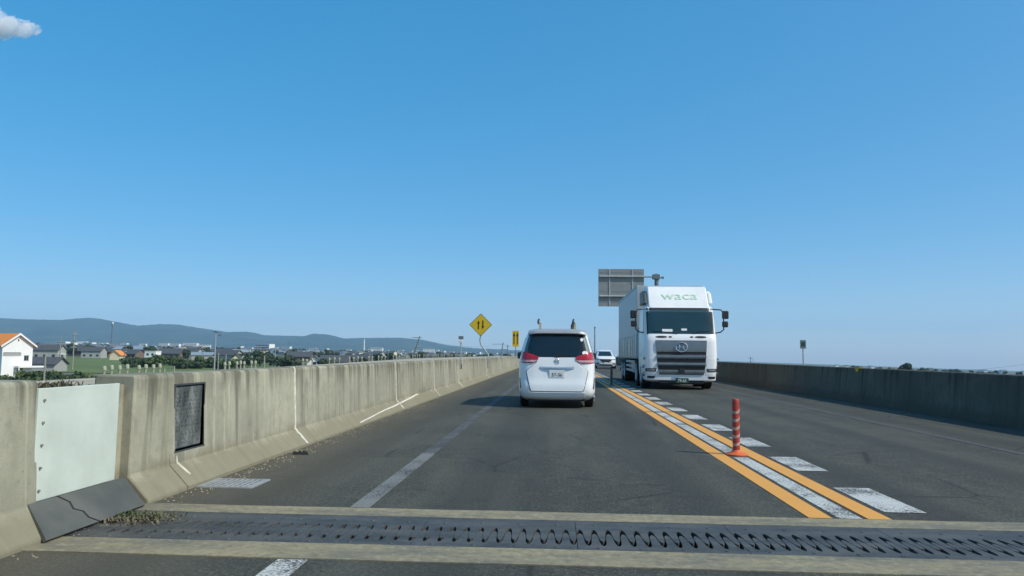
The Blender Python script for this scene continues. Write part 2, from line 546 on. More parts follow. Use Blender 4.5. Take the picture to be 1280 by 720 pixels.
# road on its viaduct, one sheet of asphalt each side of the expansion joint
JN0, JN1, JS0, JS1 = 4.16, 4.49, 5.26, 5.52        # near header, steel, far header
XL, XR = -3.04, 7.72
mb = MB().box(XL-0.05, XR+0.05, -25, JN0, -0.35, 0.0)
mb.box(XL-0.05, XR+0.05, JS1, 700, -0.35, 0.0)
tag(mb.build('road', M['asphalt']), kind='structure')
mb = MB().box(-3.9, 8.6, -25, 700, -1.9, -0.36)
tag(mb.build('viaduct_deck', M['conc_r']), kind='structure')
mb = MB()
mb.add([(-3.9, -25, -1.8), (-3.9, 700, -1.8), (-11, 700, -6.4), (-11, -25, -6.4)], [(0, 1, 2, 3)])
mb.add([(8.6, -25, -1.8), (8.6, 700, -1.8), (17, 700, -7.0), (17, -25, -7.0)], [(0, 3, 2, 1)])
tag(mb.build('grass_embankment', M['bank']), kind='structure')

# side road running level with the viaduct
def zs(y):
    t = min(1, max(0, (y-55)/110))
    return -0.76 + 0.72*t
ys = [-20, 20, 40, 50, 60, 80, 100, 130, 165, 250, 420]
mb = MB().grid(lambda u, v: (u, v, zs(v)), [-31.2, -12], ys)
tag(mb.build('side_road', M['track']), kind='structure')
mb = MB()
mb.grid(lambda u, v: (u[0], v, zs(v)+u[1]), [(-31.2, -0.004), (-33, -0.5), (-43, -5.8)], ys)
mb.grid(lambda u, v: (u[0], v, zs(v)+u[1]), [(-12, -0.004), (-11.3, -0.9), (-4.3, -2.6)], ys)
tag(mb.build('grass_verge', M['bank']), kind='structure')

# hills: ridge heights follow the skyline from left to right
RID = [(-140, 402), (-60, 397), (0, 397.5), (30, 399), (75, 400), (110, 397), (122, 398), (150, 403), (172, 407), (200, 405), (222, 405.5), (250, 410), (285, 415), (305, 414.5),
       (316, 415.5), (330, 419), (380, 420), (392, 417), (410, 418), (430, 423), (450, 422.5), (500, 422), (530, 425), (556, 431), (590, 435), (640, 437.5), (690, 440), (760, 443.5), (900, 448)]
def ridge_y(px):
    for (a, ya), (b, yb) in zip(RID, RID[1:]):
        if a <= px <= b:
            t = (px-a)/(b-a)
            return ya + (yb-ya)*t
    return RID[-1][1]
def hills():
    D = 5600
    pxs = [-140 + 4*i for i in range(0, 230)]
    def fn(px, k):
        k0 = k
        tops = at(px, ridge_y(px), D)
        base = plain_z(tops.x) - 2
        Y = D - 1500*(1-k) if k <= 1 else D + 1600*(k-1)
        sc = Y/D
        h = (tops.z - base)
        prof = k**1.25 if k <= 1 else max(0, (2-k))**1.2
        x = tops.x*(1 if k <= 1 else 1) * (0.86 + 0.14*min(k, 1))
        nz = noise.noise(Vector((x*0.004, Y*0.004, 0)))*0.26 + noise.noise(Vector((x*0.013, Y*0.013, 3)))*0.10
        amp = 4*k*(1-k) if k < 1 else (k-1)
        rough = (noise.noise(Vector((x*0.03, 0, 9)))*3.5) if k == 1 else 0
        return (x, Y, base + h*(prof + nz*amp*0.8) + rough)
    m = MB().grid(fn, pxs, [0, 0.12, 0.25, 0.4, 0.55, 0.7, 0.85, 1.0, 1.3, 1.7, 2.0])
    return tag(m.build('hills', M['mount'], smooth=60), kind='structure')
hills()

# ------------------------------------------------------------------ barriers
def barrier_profile(side):
    """closed outline (x, z) of the parapet; side -1 left, +1 right, face towards the road"""
    if side < 0:
        b, c, t = -3.035, -3.20, -3.235
        return [(b, -0.3), (b, 0.03), (c, 0.20), (t, 0.93), (t-0.02, 0.955), (-3.50, 0.955), (-3.52, 0.93), (-3.52, -0.3)]
    b, c, t = 7.68, 7.74, 7.80
    return [(b, -0.3), (b, 0.06), (c, 0.22), (t, 0.865), (t+0.02, 0.885), (8.05, 0.885), (8.08, 0.86), (8.08, -0.3)]

def seg_mesh(side, y0, y1, mat, dx=0.0, hole=None):
    pr = barrier_profile(side)
    pr = [(x + (dx if 3 <= i <= 4 else 0), z + (dx*0.15 if 3 <= i <= 6 else 0)) for i, (x, z) in enumerate(pr)]
    m = MB()
    n = max(1, int((y1-y0)/1.2))
    N = len(pr)
    yy = [y0 + (y1-y0)*k/n for k in range(n+1)]
    vs = []
    for k, y in enumerate(yy):
        for (x, z) in pr:
            j = noise.noise(Vector((x*2, y*0.8, z*2)))*0.006 if 0 < k < n else 0
            vs.append((x, y, z + (j if z > 0.5 else 0)))
    fs = [(k*N+i, k*N+(i+1) % N, (k+1)*N+(i+1) % N, (k+1)*N+i) for k in range(n) for i in range(N)]
    fs += [tuple(range(N)), tuple(n*N+i for i in range(N))]
    m.add(vs, fs)
    return m

bl = thing('concrete_barrier', 'sunlit weathered concrete parapet along the left edge of the road', 'barrier', (-3.3, 4, 0))
off = Matrix.Translation((-3.3, 4, 0)).inverted()
def into(o, parent, loc):
    o.parent = parent
    o.location = (-loc[0], -loc[1], -loc[2])
    return o
BL = (-3.3, 4, 0)
joints = [5.50, 9.07, 14.9, 19.6, 24.6]
while joints[-1] < 118: joints.append(joints[-1] + 4.9)
while joints[-1] < 690: joints.append(joints[-1] + 19.6)
# near piece before the expansion gap
into(seg_mesh(-1, -20, 4.50, M['conc']).build('barrier_segment', M['conc'], smooth=35, bevel=0.012), bl, BL)
# recessed filler under the joint plate
pr = [(-3.28, -0.3), (-3.28, 0.89), (-3.50, 0.89), (-3.50, -0.3)]
into(MB().prism([(x, z) for x, z in pr], 'y', 4.50, 5.50).build('joint_filler', M['conc']), bl, BL)
# first piece after the gap: thick end block, then the wall with the nameplate
into(seg_mesh(-1, 5.50, 6.09, M['conc'], dx=0.045).build('end_block', M['conc'], smooth=35, bevel=0.02), bl, BL)
o = seg_mesh(-1, 6.09, 9.055, M['conc']).build('barrier_segment', M['conc'], smooth=35, bevel=0.012)
into(o, bl, BL)
o.modifiers.clear()
cut(o, MB().box(-3.250, -3.0, 6.17, 6.69, 0.30, 0.85))
o.location = (-BL[0], -BL[1], -BL[2])
for a, b in zip(joints[1:], joints[2:]):
    g = 0.018 if a < 60 else 0.03
    into(seg_mesh(-1, a, b-g, M['conc']).build('barrier_segment', M['conc'], smooth=35, bevel=0.012 if a < 30 else 0), bl, BL)
# nameplate set in the wall
plate = MB().box(-3.262, -3.238, 6.18, 6.68, 0.31, 0.84).build('nameplate', M['bronze'], bevel=0.004)
into(plate, bl, BL)
mb = MB()
for (y0, y1, z0, z1) in ((6.155, 6.70, 0.285, 0.30), (6.155, 6.70, 0.85, 0.865), (6.155, 6.17, 0.3, 0.85), (6.69, 6.705, 0.3, 0.85)):
    mb.box(-3.27, -3.222 + (0.018 if z0 < 0.29 else 0), y0, y1, z0, z1)
into(mb.build('nameplate_frame', M['dgrey']), bl, BL)
rr = random.Random(3)
mb = MB()
for k in range(13):
    z = 0.79 - k*0.036
    y = 6.21
    while y < 6.63:
        w = rr.uniform(0.012, 0.05)
        if rr.random() < 0.72:
            mb.box(-3.2385, -3.2335, y, min(y+w, 6.65), z-0.008, z+0.008)
        y += w + rr.uniform(0.006, 0.02)
o = tag(mb.build('raised_relief', M['bronze']), kind='stuff')
o.parent = plate
# pale mortar in some joints and a pale strip painting the toe's sunlit edge
def sealant(y, w=0.022, full=True, z0=0.03):
    pr = [(-3.034, 0.03), (-3.197, 0.205), (-3.232, 0.93), (-3.25, 0.958)]
    if not full: pr = [(-3.034+(-3.2+3.034)*0.7, 0.15), (-3.197, 0.205), (-3.232, 0.93), (-3.25, 0.958)]
    m = MB()
    rng = random.Random(int(y*10))
    vs, fs = [], []
    pts = []
    for (x0, z0_), (x1, z1_) in zip(pr, pr[1:]):
        for k in range(6):
            t = k/6
            pts.append((x0+(x1-x0)*t, z0_+(z1_-z0_)*t))
    pts.append(pr[-1])
    for i, (x, z) in enumerate(pts):
        ww = w*rng.uniform(0.6, 1.25)
        yo = rng.uniform(-0.006, 0.006)
        vs += [(x+0.006, y+yo-ww/2, z+0.004), (x+0.006, y+yo+ww/2, z+0.004), (x-0.02, y+yo+ww/2, z), (x-0.02, y+yo-ww/2, z)]
    for i in range(len(pts)-1):
        for k in range(4):
            fs.append((i*4+k, i*4+(k+1) % 4, i*4+4+(k+1) % 4, i*4+4+k))
    fs += [(0, 1, 2, 3), tuple((len(pts)-1)*4+k for k in range(4))]
    m.add(vs, fs)
    return into(m.build('joint_sealant', M['mortar']), bl, BL)
for y, w in ((9.06, 0.05), (14.89, 0.05), (19.59, 0.04), (24.59, 0.06), (34.39, 0.08)):
    sealant(y, w)
mb = MB()
pts = []
for k in range(15):
    t = k/14
    y = 11.6 + 9.5*t
    u = min(1, t*1.6)
    pts.append((-3.04 - 0.155*u, y, 0.035 + 0.165*u))
vs, fs = [], []
for i, p in enumerate(pts):
    w = 0.03*(0.7 + 0.6*rr.random())
    vs += [(p[0]+0.004, p[1], p[2]+0.006-w*0.6), (p[0]-0.02, p[1], p[2]-0.01), (p[0]+0.004-w*0.7, p[1], p[2]+0.006+w*0.6)]
for i in range(len(pts)-1):
    for k in range(3): fs.append((i*3+k, i*3+(k+1) % 3, i*3+3+(k+1) % 3, i*3+3+k))
mb.add(vs, fs)
into(mb.build('sunlit_edge_strip', M['mortar']), bl, BL)
# short pale drip under the nameplate
mb = MB().tube([(-3.215, 6.20, 0.285), (-3.20, 6.205, 0.2), (-3.13, 6.24, 0.125), (-3.1, 6.25, 0.1)], [0.008, 0.012, 0.013, 0.007], 6)
into(mb.build('drain_trace', M['mortar']), bl, BL)

# steel plate over the gap, with bolts, and the two grey cover plates on the toe
jp = thing('joint_cover_plate', 'large pale painted steel plate bolted over the gap in the left parapet', 'cover plate', (-3.22, 4.94, 0.2))
o = MB().box(-3.232, -3.212, 4.47, 5.33, 0.205, 0.905).build('plate', M['white_plate'], bevel=0.004)
into(o, jp, (-3.22, 4.94, 0.2))
for k in range(5):
    z = 0.27 + 0.14*k
    o = MB().tube([(-3.213, 4.52, z), (-3.200, 4.52, z)], [0.010, 0.007], 8).build('bolt', M['bolt'])
    into(o, jp, (-3.22, 4.94, 0.2))
for (ya, yb, lab, seed) in ((4.33, 4.80, 'nearer grey sloping cover plate at the foot of the left parapet, left of the crack', 2), (4.815, 5.44, 'farther grey sloping cover plate at the foot of the left parapet, right of the crack', 5)):
    g = random.Random(seed)
    cr = [(0.0, 0.02), (0.2, -0.015), (0.4, 0.01), (0.55, -0.03), (0.75, 0.015), (1.0, -0.01)]
    vs = []
    for t, j in cr:
        x = -2.995 - 0.2*t
        z = 0.024 + 0.185*t
        y0 = ya + (j if seed == 5 else 0.03*(t-0.5))
        y1 = yb + (j if seed == 2 else -0.03*(t-0.5))
        if seed == 2: y0 += 0.07*t; y1 -= 0.12*t
        if seed == 5: y0 -= 0.12*t - 0.005; y1 -= 0.08*(1-t)
        vs += [(x, y0, z), (x, y1, z), (x-0.018, y1, z-0.016), (x-0.018, y0, z-0.016)]
    fs = []
    for i in range(len(cr)-1):
        for k in range(4): fs.append((i*4+k, i*4+(k+1) % 4, i*4+4+(k+1) % 4, i*4+4+k))
    fs += [(0, 1, 2, 3), tuple((len(cr)-1)*4+k for k in range(4))]
    m = MB().add(vs, fs)
    tag(m.build('toe_cover_plate', M['rubber_plate']), lab, 'cover plate', 'grey plates on the parapet toe')
# filler beneath those plates
into(MB().prism([(-3.08, -0.25), (-3.08, 0.02), (-3.22, 0.17), (-3.3, 0.17), (-3.3, -0.25)], 'y', 4.505, 5.495).build('joint_trough', M['void']), bl, BL)

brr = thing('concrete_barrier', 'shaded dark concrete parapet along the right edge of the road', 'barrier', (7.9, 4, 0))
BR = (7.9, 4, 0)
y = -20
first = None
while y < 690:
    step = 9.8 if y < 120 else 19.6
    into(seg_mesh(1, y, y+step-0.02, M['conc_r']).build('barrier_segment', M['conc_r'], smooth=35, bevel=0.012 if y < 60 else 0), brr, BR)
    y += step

# ------------------------------------------------------------------ expansion joint
ej = thing('expansion_joint', 'steel finger expansion joint crossing the whole road between two concrete strips', 'expansion joint', (2.3, 4.87, 0))
EJ = (2.3, 4.87, 0)
for a, b in ((JN0, JN1), (JS0, JS1)):
    n = 24
    m = MB()
    gA = lambda y, x, s: y + noise.noise(Vector((x*1.7, y*3, s)))*0.016
    vs, fs = [], []
    for i in range(n+1):
        x = XL-0.03 + (XR-XL+0.06)*i/n
        lo = gA(a, x, 1) if a == JN0 else a
        hi = gA(b, x, 2) if b == JS1 else b
        vs += [(x, lo, 0.006), (x, hi, 0.006), (x, hi, -0.3), (x, lo, -0.3)]
    for i in range(n):
        for k in range(4): fs.append((i*4+k, i*4+(k+1) % 4, i*4+4+(k+1) % 4, i*4+4+k))
    fs += [(0, 1, 2, 3), (n*4, n*4+1, n*4+2, n*4+3)]
    m.add(vs, fs)
    into(m.build('header_strip', M['header']), ej, EJ)
into(MB().box(XL, XR, JN1+0.002, JS0-0.002, -0.33, -0.075).build('joint_trough', M['void']), ej, EJ)
PER = 0.0915
MID, AMP = 4.805, 0.150
def wave(x):
    q = math.sin(2*math.pi*x/PER)
    return MID + AMP*math.copysign(abs(q)**0.42, q)
def finger_plate(x0, nper, near, gap):
    """steel plate whose inner edge is a deep wave of rounded fingers"""
    m = MB()
    n = nper*20
    base = JN1+0.003 if near else JS0-0.003
    s = -1 if near else 1
    vs = []
    for i in range(n+1):
        x = x0 + 0.002 + (nper*PER-0.004)*i/n
        y = wave(x-x0) + s*gap/2
        vs += [(x, base, 0.004), (x, y, 0.004), (x, y, -0.045), (x, base, -0.045)]
    fs = [(i*4+k, i*4+(k+1) % 4, i*4+4+(k+1) % 4, i*4+4+k) for i in range(n) for k in range(4)]
    fs += [(0, 1, 2, 3), (n*4, n*4+1, n*4+2, n*4+3)]
    return m.add(vs, fs)
x = XL + 0.16
k = 0
while x < XR - 0.3:
    nper = 11
    if x + nper*PER > XR: nper = int((XR-x)/PER)
    gp = 0.090 if x < -0.45 else 0.112
    near = into(finger_plate(x, nper, True, gp).build('finger_plate', M['steel']), ej, EJ)
    far = into(finger_plate(x, nper, False, gp).build('finger_plate', M['steel']), ej, EJ)
    for (yy, par) in ((4.545, near), (5.12, far)):
        m = MB()
        for b in range(4):
            bx = x + (b+0.5)*nper*PER/4
            m.tube([(bx, yy, 0.003), (bx, yy, 0.008)], [0.016, 0.013], 6)
        o = m.build('bolt_row', M['steel'])
        o.parent = par
    x += nper*PER
    k += 1
into(MB().box(XL, XL+0.155, JN1+0.003, JS0-0.003, -0.05, 0.003).build('edge_plate', M['steel']), ej, EJ)
# dirt packed between the closed fingers on the left half
for a, b, c, d in ((XL+0.165, -1.55, 4.60, 5.01), (-1.548, -0.42, 4.715, 4.895)):
    into(MB().box(a, b, c, d, -0.074, 0.001 if b > -1 else -0.007).build('packed_dirt', M['dirt_fill']), ej, EJ)

# ------------------------------------------------------------------ road markings
Z = 0.004
def strip(name, x0, x1, y0, y1, mat, z=Z):
    n = max(1, int((y1-y0)/2))
    m = MB().grid(lambda u, v: (u, v, z), [x0, x1], [y0+(y1-y0)*i/n for i in range(n+1)])
    return tag(m.build(name, mat), kind='structure')
strip('orange_line', 1.82, 1.985, JS1+0.02, 480, M['orange_line'])
strip('orange_line', 2.235, 2.40, JS1+0.02, 480, M['orange_line'])
for a, b in ((JS1+0.02, 8.70), (9.1, 15.3), (15.5, 26), (26.3, 480)):
    strip('white_centre_line', 2.03, 2.195, a, b, M['white_line'])
y = 5.80
while y < 120:
    strip('white_block_marking', 2.455, 2.765, y, y+1.03, M['white_line'])
    y += 1.985
strip('faded_lane_line', -1.52, -1.37, JS1+0.02, 8.6, M['faded_near'])
strip('faded_lane_line', -1.52, -1.37, 8.6, 60, M['faded_line'])
strip('worn_lane_line', -1.53, -1.36, -6, JN0-0.02, M['white_line'])
strip('edge_line', 5.62, 5.75, JS1+0.02, 200, M['faint_line'])
# tar seams and repaired cracks
mb = MB()
rr = random.Random(11)
for (x0, y0, x1, y1) in ((1.75, 15.35, 2.45, 15.42), (1.7, 26.1, 2.6, 26.2)):
    n = 8
    ps = [(x0+(x1-x0)*i/n, y0+(y1-y0)*i/n + rr.uniform(-0.03, 0.03)) for i in range(n+1)]
    mb.add([(x, y+s*0.035, 0.009) for (x, y) in ps for s in (-1, 1)], [(2*i, 2*i+1, 2*i+3, 2*i+2) for i in range(n)])
tag(mb.build('tar_seam', M['black']), kind='structure')

# ------------------------------------------------------------------ small things on the road
g = thing('drain_grate', 'pale metal drain grate in the road at the foot of the left parapet', 'drain grate', (-2.78, 6.40, 0))
m = MB()
for (x0, x1, y0, y1) in ((-0.24, 0.24, -0.21, -0.185), (-0.24, 0.24, 0.185, 0.21), (-0.24, -0.215, -0.185, 0.185), (0.215, 0.24, -0.185, 0.185)):
    m.box(x0, x1, y0, y1, 0.001, 0.012)
m.build('frame', M['galv'], g)
for k in range(9):
    xx = -0.192 + 0.048*k
    MB().box(xx-0.011, xx+0.011, -0.185, 0.185, 0.001, 0.010).build('bar', M['galv'], g)
m = MB()
for k in range(3):
    yy = -0.1+0.1*k
    m.box(-0.215, 0.215, yy-0.006, yy+0.006, 0.002, 0.0085)
m.build('cross_bar', M['galv'], g)
MB().box(-0.214, 0.214, -0.184, 0.184, 0.0008, 0.0018).build('pit', M['void'], g)

m = MB()
rr = random.Random(5)
for k in range(7):
    a = rr.uniform(0, 6.28)
    r0 = rr.uniform(0, 0.06)
    cx, cy = r0*math.cos(a)*1.5, r0*math.sin(a)*0.6
    s = rr.uniform(0.02, 0.045)
    m.add([(cx-s, cy-s*0.4, 0.0), (cx+s, cy-s*0.5, 0.0), (cx+s*0.7, cy+s*0.6, 0.0), (cx-s*0.8, cy+s*0.5, 0), (cx-s*0.3, cy, s*0.9), (cx+s*0.4, cy+0.1*s, s*0.7)],
          [(0, 3, 2, 1), (0, 1, 5, 4), (1, 2, 5), (2, 3, 4, 5), (3, 0, 4)])
o = m.build('tyre_scrap', M['tyre'])
o.location = (-2.86, 8.30, 0.002)
tag(o, 'small black scrap of rubber lying by the left parapet', 'debris')

def weeds(cx, cy, cz, n, rx, ry, h, seed, mat, name, lay=0.5):
    g = random.Random(seed)
    m = MB()
    for k in range(n):
        x = cx + g.gauss(0, rx*0.5)
        y = cy + g.gauss(0, ry*0.5)
        L = h*g.uniform(0.3, 1.0)
        a = g.uniform(0, 6.28)
        ln = g.uniform(0.2, 1.0)*lay
        dx, dy = math.cos(a)*L*ln, math.sin(a)*L*ln
        w = g.uniform(0.003, 0.009)
        px, py = -math.sin(a)*w, math.cos(a)*w
        p0 = Vector((x, y, cz)); p1 = Vector((x+dx*0.5, y+dy*0.5, cz+L*0.6)); p2 = Vector((x+dx, y+dy, cz+L*(1-0.5*ln)))
        q = Vector((px, py, 0))
        m.add([p0-q, p0+q, p1+q, p1-q, p2], [(0, 1, 2, 3), (3, 2, 4)])
    o = m.build(name, mat)
    tag(o, kind='stuff')
    return o
weeds(-2.86, 4.98, 0.004, 420, 0.26, 0.15, 0.045, 1, M['weed'], 'roadside_weeds', 1.8)
weeds(-2.88, 5.06, 0.004, 120, 0.26, 0.10, 0.05, 4, M['leaf2'], 'roadside_weeds', 1.2)
weeds(-3.42, 4.78, 0.885, 260, 0.10, 0.35, 0.075, 2, M['weed'], 'parapet_weeds', 1.4)
# grit washed along the foot of the left parapet
m = MB()
rr = random.Random(21)
for k in range(700):
    y = 4 + abs(rr.gauss(0, 9))
    x = -3.02 + abs(rr.gauss(0, 0.13))
    s = rr.uniform(0.002, 0.007)
    if JN0 < y < JS1 and x > -2.9: continue
    m.add([(x-s, y-s, 0), (x+s, y-s*0.6, 0), (x+s*0.4, y+s, 0), (x, y, s*1.2)], [(0, 1, 3), (1, 2, 3), (2, 0, 3)])
tag(m.build('road_grit', M['track']), kind='stuff')

# flexible lane posts
def lane_post(label, loc, red, base, band):
    t = thing('lane_divider_post', label, 'lane post', loc, group='flexible posts on the centre line')
    m = MB()
    prof = [(0.0, 0.13), (0.012, 0.13), (0.022, 0.115), (0.03, 0.07), (0.045, 0.052), (0.06, 0.044)]
    m.tube([(0, 0, z) for z, r in prof], [r for z, r in prof], 24)
    m.build('base_disc', base, t, smooth=30)
    m = MB()
    prof = [(0.05, 0.043), (0.07, 0.041), (0.60, 0.041), (0.635, 0.040), (0.648, 0.034), (0.652, 0.02)]
    m.tube([(0, 0, z) for z, r in prof], [r for z, r in prof], 20)
    m.build('post', red, t, smooth=40)
    for k in range(5):
        z0 = 0.13 + 0.093*k
        m = MB()
        n = 20
        vs = []
        for i in range(n):
            a = 2*math.pi*i/n
            s = 0.028*math.sin(a + 0.5)
            for zz, r in ((z0+s, 0.0412), (z0+s, 0.0428), (z0+s+0.032, 0.0428), (z0+s+0.032, 0.0412)):
                vs.append((r*math.cos(a), r*math.sin(a), zz))
        fs = [(i*4+j, i*4+(j+1) % 4, ((i+1) % n)*4+(j+1) % 4, ((i+1) % n)*4+j) for i in range(n) for j in range(4)]
        m.add(vs, fs)
        m.build('reflective_band', band, t, smooth=40)
    return t
lane_post('red flexible lane post with white bands on the centre line nearest the camera', (2.12, 8.93, 0.002), M['red_post'], M['orange_base'], M['post_band'])
lane_post('shade-darkened lane post on the centre line in the truck shadow', (2.12, 28.3, 0.002), M['shaded_post'], M['shaded_post'], M['shaded_post'])
lane_post('far lane post on the centre line hidden partly beyond the van', (2.12, 48.3, 0.002), M['red_post'], M['orange_base'], M['post_band'])

# ------------------------------------------------------------------ vehicles: hull from plan outlines
class Hull:
    """levels: (z, half width, y of near end, y of far end, squareness)"""
    def __init__(s, levels):
        s.L = levels
    def at(s, z):
        L = s.L
        if z <= L[0][0]: return L[0][1:]
        for a, b in zip(L, L[1:]):
            if z <= b[0]:
                t = (z-a[0])/(b[0]-a[0])
                return tuple(a[i]+(b[i]-a[i])*t for i in range(1, 5))
        return L[-1][1:]
    def near(s, x, z, off=0.0):
        w, y0, y1, n = s.at(z)
        q = min(0.9999, abs(x)/w)
        L = (y1-y0)/2
        return (y0+y1)/2 - L*(1-q**n)**(1/n) - off
    def side(s, y, z, off=0.0):
        w, y0, y1, n = s.at(z)
        L = (y1-y0)/2
        q = min(0.9999, abs(y-(y0+y1)/2)/L)
        return w*(1-q**n)**(1/n) + off
    def mesh(s, per=18, sub=0.06):
        zs_ = []
        for a, b in zip(s.L, s.L[1:]):
            k = max(1, int((b[0]-a[0])/sub))
            zs_ += [a[0]+(b[0]-a[0])*i/k for i in range(k)]
        zs_.append(s.L[-1][0])
        m = MB()
        ring = []
        for side in range(4):
            for i in range(per):
                t = -1 + 2*i/per
                t = math.copysign(abs(t)**0.8, t)
                ring.append(((t, -1), (1, t), (-t, 1), (-1, -t))[side])
        N = len(ring)
        vs = []
        for z in zs_:
            w, y0, y1, n = s.at(z)
            for a, b in ring:
                r = (abs(a)**n + abs(b)**n)**(-1/n)
                vs.append((w*a*r, (y0+y1)/2 + (y1-y0)/2*b*r, z))
        fs = []
        for j in range(len(zs_)-1):
            for i in range(N):
                fs.append((j*N+i, j*N+(i+1) % N, (j+1)*N+(i+1) % N, (j+1)*N+i))
        fs.append(tuple(range(N-1, -1, -1)))
        fs.append(tuple((len(zs_)-1)*N+i for i in range(N)))
        m.add(vs, fs)
        return m
    def patch(s, zs_, lf, rf, off, nx=10, thick=0.02):
        """panel lying on the near end between x=lf(z) and x=rf(z), standing off by off"""
        m = MB()
        fr, bk = [], []
        for z in zs_:
            a, b = lf(z), rf(z)
            for i in range(nx+1):
                x = a+(b-a)*i/nx
                fr.append((x, s.near(x, z, off), z))
                bk.append((x, s.near(x, z, off-thick), z))
        W_ = nx+1
        n = len(zs_)
        T = len(fr)
        fs = []
        for j in range(n-1):
            for i in range(nx):
                a = j*W_+i
                fs.append((a, a+1, a+W_+1, a+W_))
                fs.append((T+a+W_, T+a+W_+1, T+a+1, T+a))
        edge = [i for i in range(nx+1)] + [j*W_+nx for j in range(1, n)] + [(n-1)*W_+i for i in range(nx-1, -1, -1)] + [j*W_ for j in range(n-2, 0, -1)]
        for p, q in zip(edge, edge[1:]+edge[:1]):
            fs.append((p, T+p, T+q, q))
        m.add(fr+bk, fs)
        return m
    def side_patch(s, zs_, lf, rf, off, sgn, ny=12, thick=0.02):
        m = MB()
        fr, bk = [], []
        for z in zs_:
            a, b = lf(z), rf(z)
            for i in range(ny+1):
                y = a+(b-a)*i/ny
                fr.append((sgn*s.side(y, z, off), y, z))
                bk.append((sgn*s.side(y, z, off-thick), y, z))
        W_ = ny+1; n = len(zs_); T = len(fr)
        fs = []
        for j in range(n-1):
            for i in range(ny):
                a = j*W_+i
                fs.append((a, a+1, a+W_+1, a+W_))
                fs.append((T+a+W_, T+a+W_+1, T+a+1, T+a))
        edge = [i for i in range(ny+1)] + [j*W_+ny for j in range(1, n)] + [(n-1)*W_+i for i in range(ny-1, -1, -1)] + [j*W_ for j in range(n-2, 0, -1)]
        for p, q in zip(edge, edge[1:]+edge[:1]):
            fs.append((p, T+p, T+q, q))
        m.add(fr+bk, fs)
        return m

def lin(pts):
    def f(z):
        if z <= pts[0][0]: return pts[0][1]
        for (a, va), (b, vb) in zip(pts, pts[1:]):
            if z <= b: return va+(vb-va)*(z-a)/(b-a)
        return pts[-1][1]
    return f
def rows(a, b, n): return [a+(b-a)*i/n for i in range(n+1)]

def wheel(parent, x, y, r, w, nspk=5):
    s = 1 if x > 0 else -1
    t = MB().tube([(x-w/2, y, r), (x-w/2+0.02, y, r), (x+w/2-0.02, y, r), (x+w/2, y, r)], [r-0.03, r, r, r-0.03], 28)
    wh = t.build('wheel', M['tyre'], parent, smooth=40)
    o = x + s*(w/2)
    m = MB().tube([(o-s*0.03, y, r), (o+s*0.004, y, r)], [r*0.66, r*0.64], 24)
    for k in range(nspk):
        a = 2*math.pi*k/nspk
        m.tube([(o+s*0.006, y+0.05*math.cos(a), r+0.05*math.sin(a)), (o+s*0.012, y+r*0.6*math.cos(a), r+r*0.6*math.sin(a))], 0.025, 6)
    m.build('rim', M['rim'], wh, smooth=30)
    return wh

def number_plate(parent, text, top, loc, w, h, face, ink, rot=(R(90), 0, 0)):
    p = MB().box(-w/2, w/2, -h/2, h/2, -0.006, 0.006).build('number_plate', face, parent, bevel=0.003)
    p.location = loc
    p.rotation_euler = rot
    lettering('plate_number', text, h*0.62, ink, p, (0, -h*0.13, 0.007), (0, 0, 0), 0.95)
    return p

# --- white minivan ahead
van = thing('white_minivan', 'white minivan driving ahead in our lane, seen from behind', 'minivan', (0.035, 15.95, 0))
VH = Hull([(0.17, 0.77, 0.14, 4.12, 6), (0.24, 0.82, 0.04, 4.22, 8), (0.34, 0.845, 0.0, 4.26, 9), (0.50, 0.85, 0.01, 4.26, 9), (0.62, 0.85, 0.05, 4.26, 9),
           (0.80, 0.85, 0.075, 4.22, 9), (0.95, 0.845, 0.09, 4.05, 9), (1.08, 0.828, 0.11, 3.75, 9), (1.14, 0.812, 0.13, 3.55, 9), (1.35, 0.750, 0.20, 3.05, 9),
           (1.54, 0.690, 0.26, 2.6, 9), (1.61, 0.665, 0.28, 2.48, 8), (1.66, 0.62, 0.31, 2.38, 7), (1.69, 0.53, 0.40, 2.22, 6), (1.71, 0.36, 0.7, 2.0, 4)])
body = VH.mesh().build('body', M['white_paint'], van, smooth=38)
c = MB()
for yy in (0.78, 3.42):
    c.tube([(-1.2, yy, 0.30), (1.2, yy, 0.30)], 0.345, 28)
c.prism([(-0.71, 1.105), (0.71, 1.105), (0.585, 1.59), (-0.585, 1.59)], 'y', -0.4, 2.1)
cut(body, c)
for yy, zz in ((0.85, 1.25), (1.75, 1.28)):
    st = MB().box(-0.56, 0.56, yy, yy+0.12, 1.107, zz).build('seat_back', M['seat'], van, bevel=0.03)
    for x in ((-0.34, 0.34) if yy > 1 else (-0.36, 0.0, 0.36)):
        MB().box(x-0.115, x+0.115, yy+0.01, yy+0.10, zz+0.02, zz+0.19).build('headrest', M['seat'], st, bevel=0.035)
MB().box(-0.60, 0.60, 0.35, 4.0, 0.19, 0.55).build('underbody', M['black'], van)
for yy in (0.78, 3.42):
    for sx in (-1, 1):
        wheel(van, sx*0.715, yy, 0.30, 0.19)
VH.patch(rows(0.353, 1.09, 12), lin([(0.353, -0.555), (0.42, -0.588), (0.80, -0.678), (0.95, -0.47), (1.09, -0.41)]), lin([(0.353, 0.555), (0.42, 0.588), (0.80, 0.678), (0.95, 0.47), (1.09, 0.41)]), 0.003, 16, 0.01).build('tailgate_gap', M['black'], van, smooth=50)
tg = VH.patch(rows(0.365, 1.085, 12), lin([(0.365, -0.545), (0.42, -0.575), (0.80, -0.665), (0.95, -0.46), (1.085, -0.40)]), lin([(0.365, 0.545), (0.42, 0.575), (0.80, 0.665), (0.95, 0.46), (1.085, 0.40)]), 0.016, 16).build('tailgate', M['white_paint'], van, smooth=50, bevel=0.008)
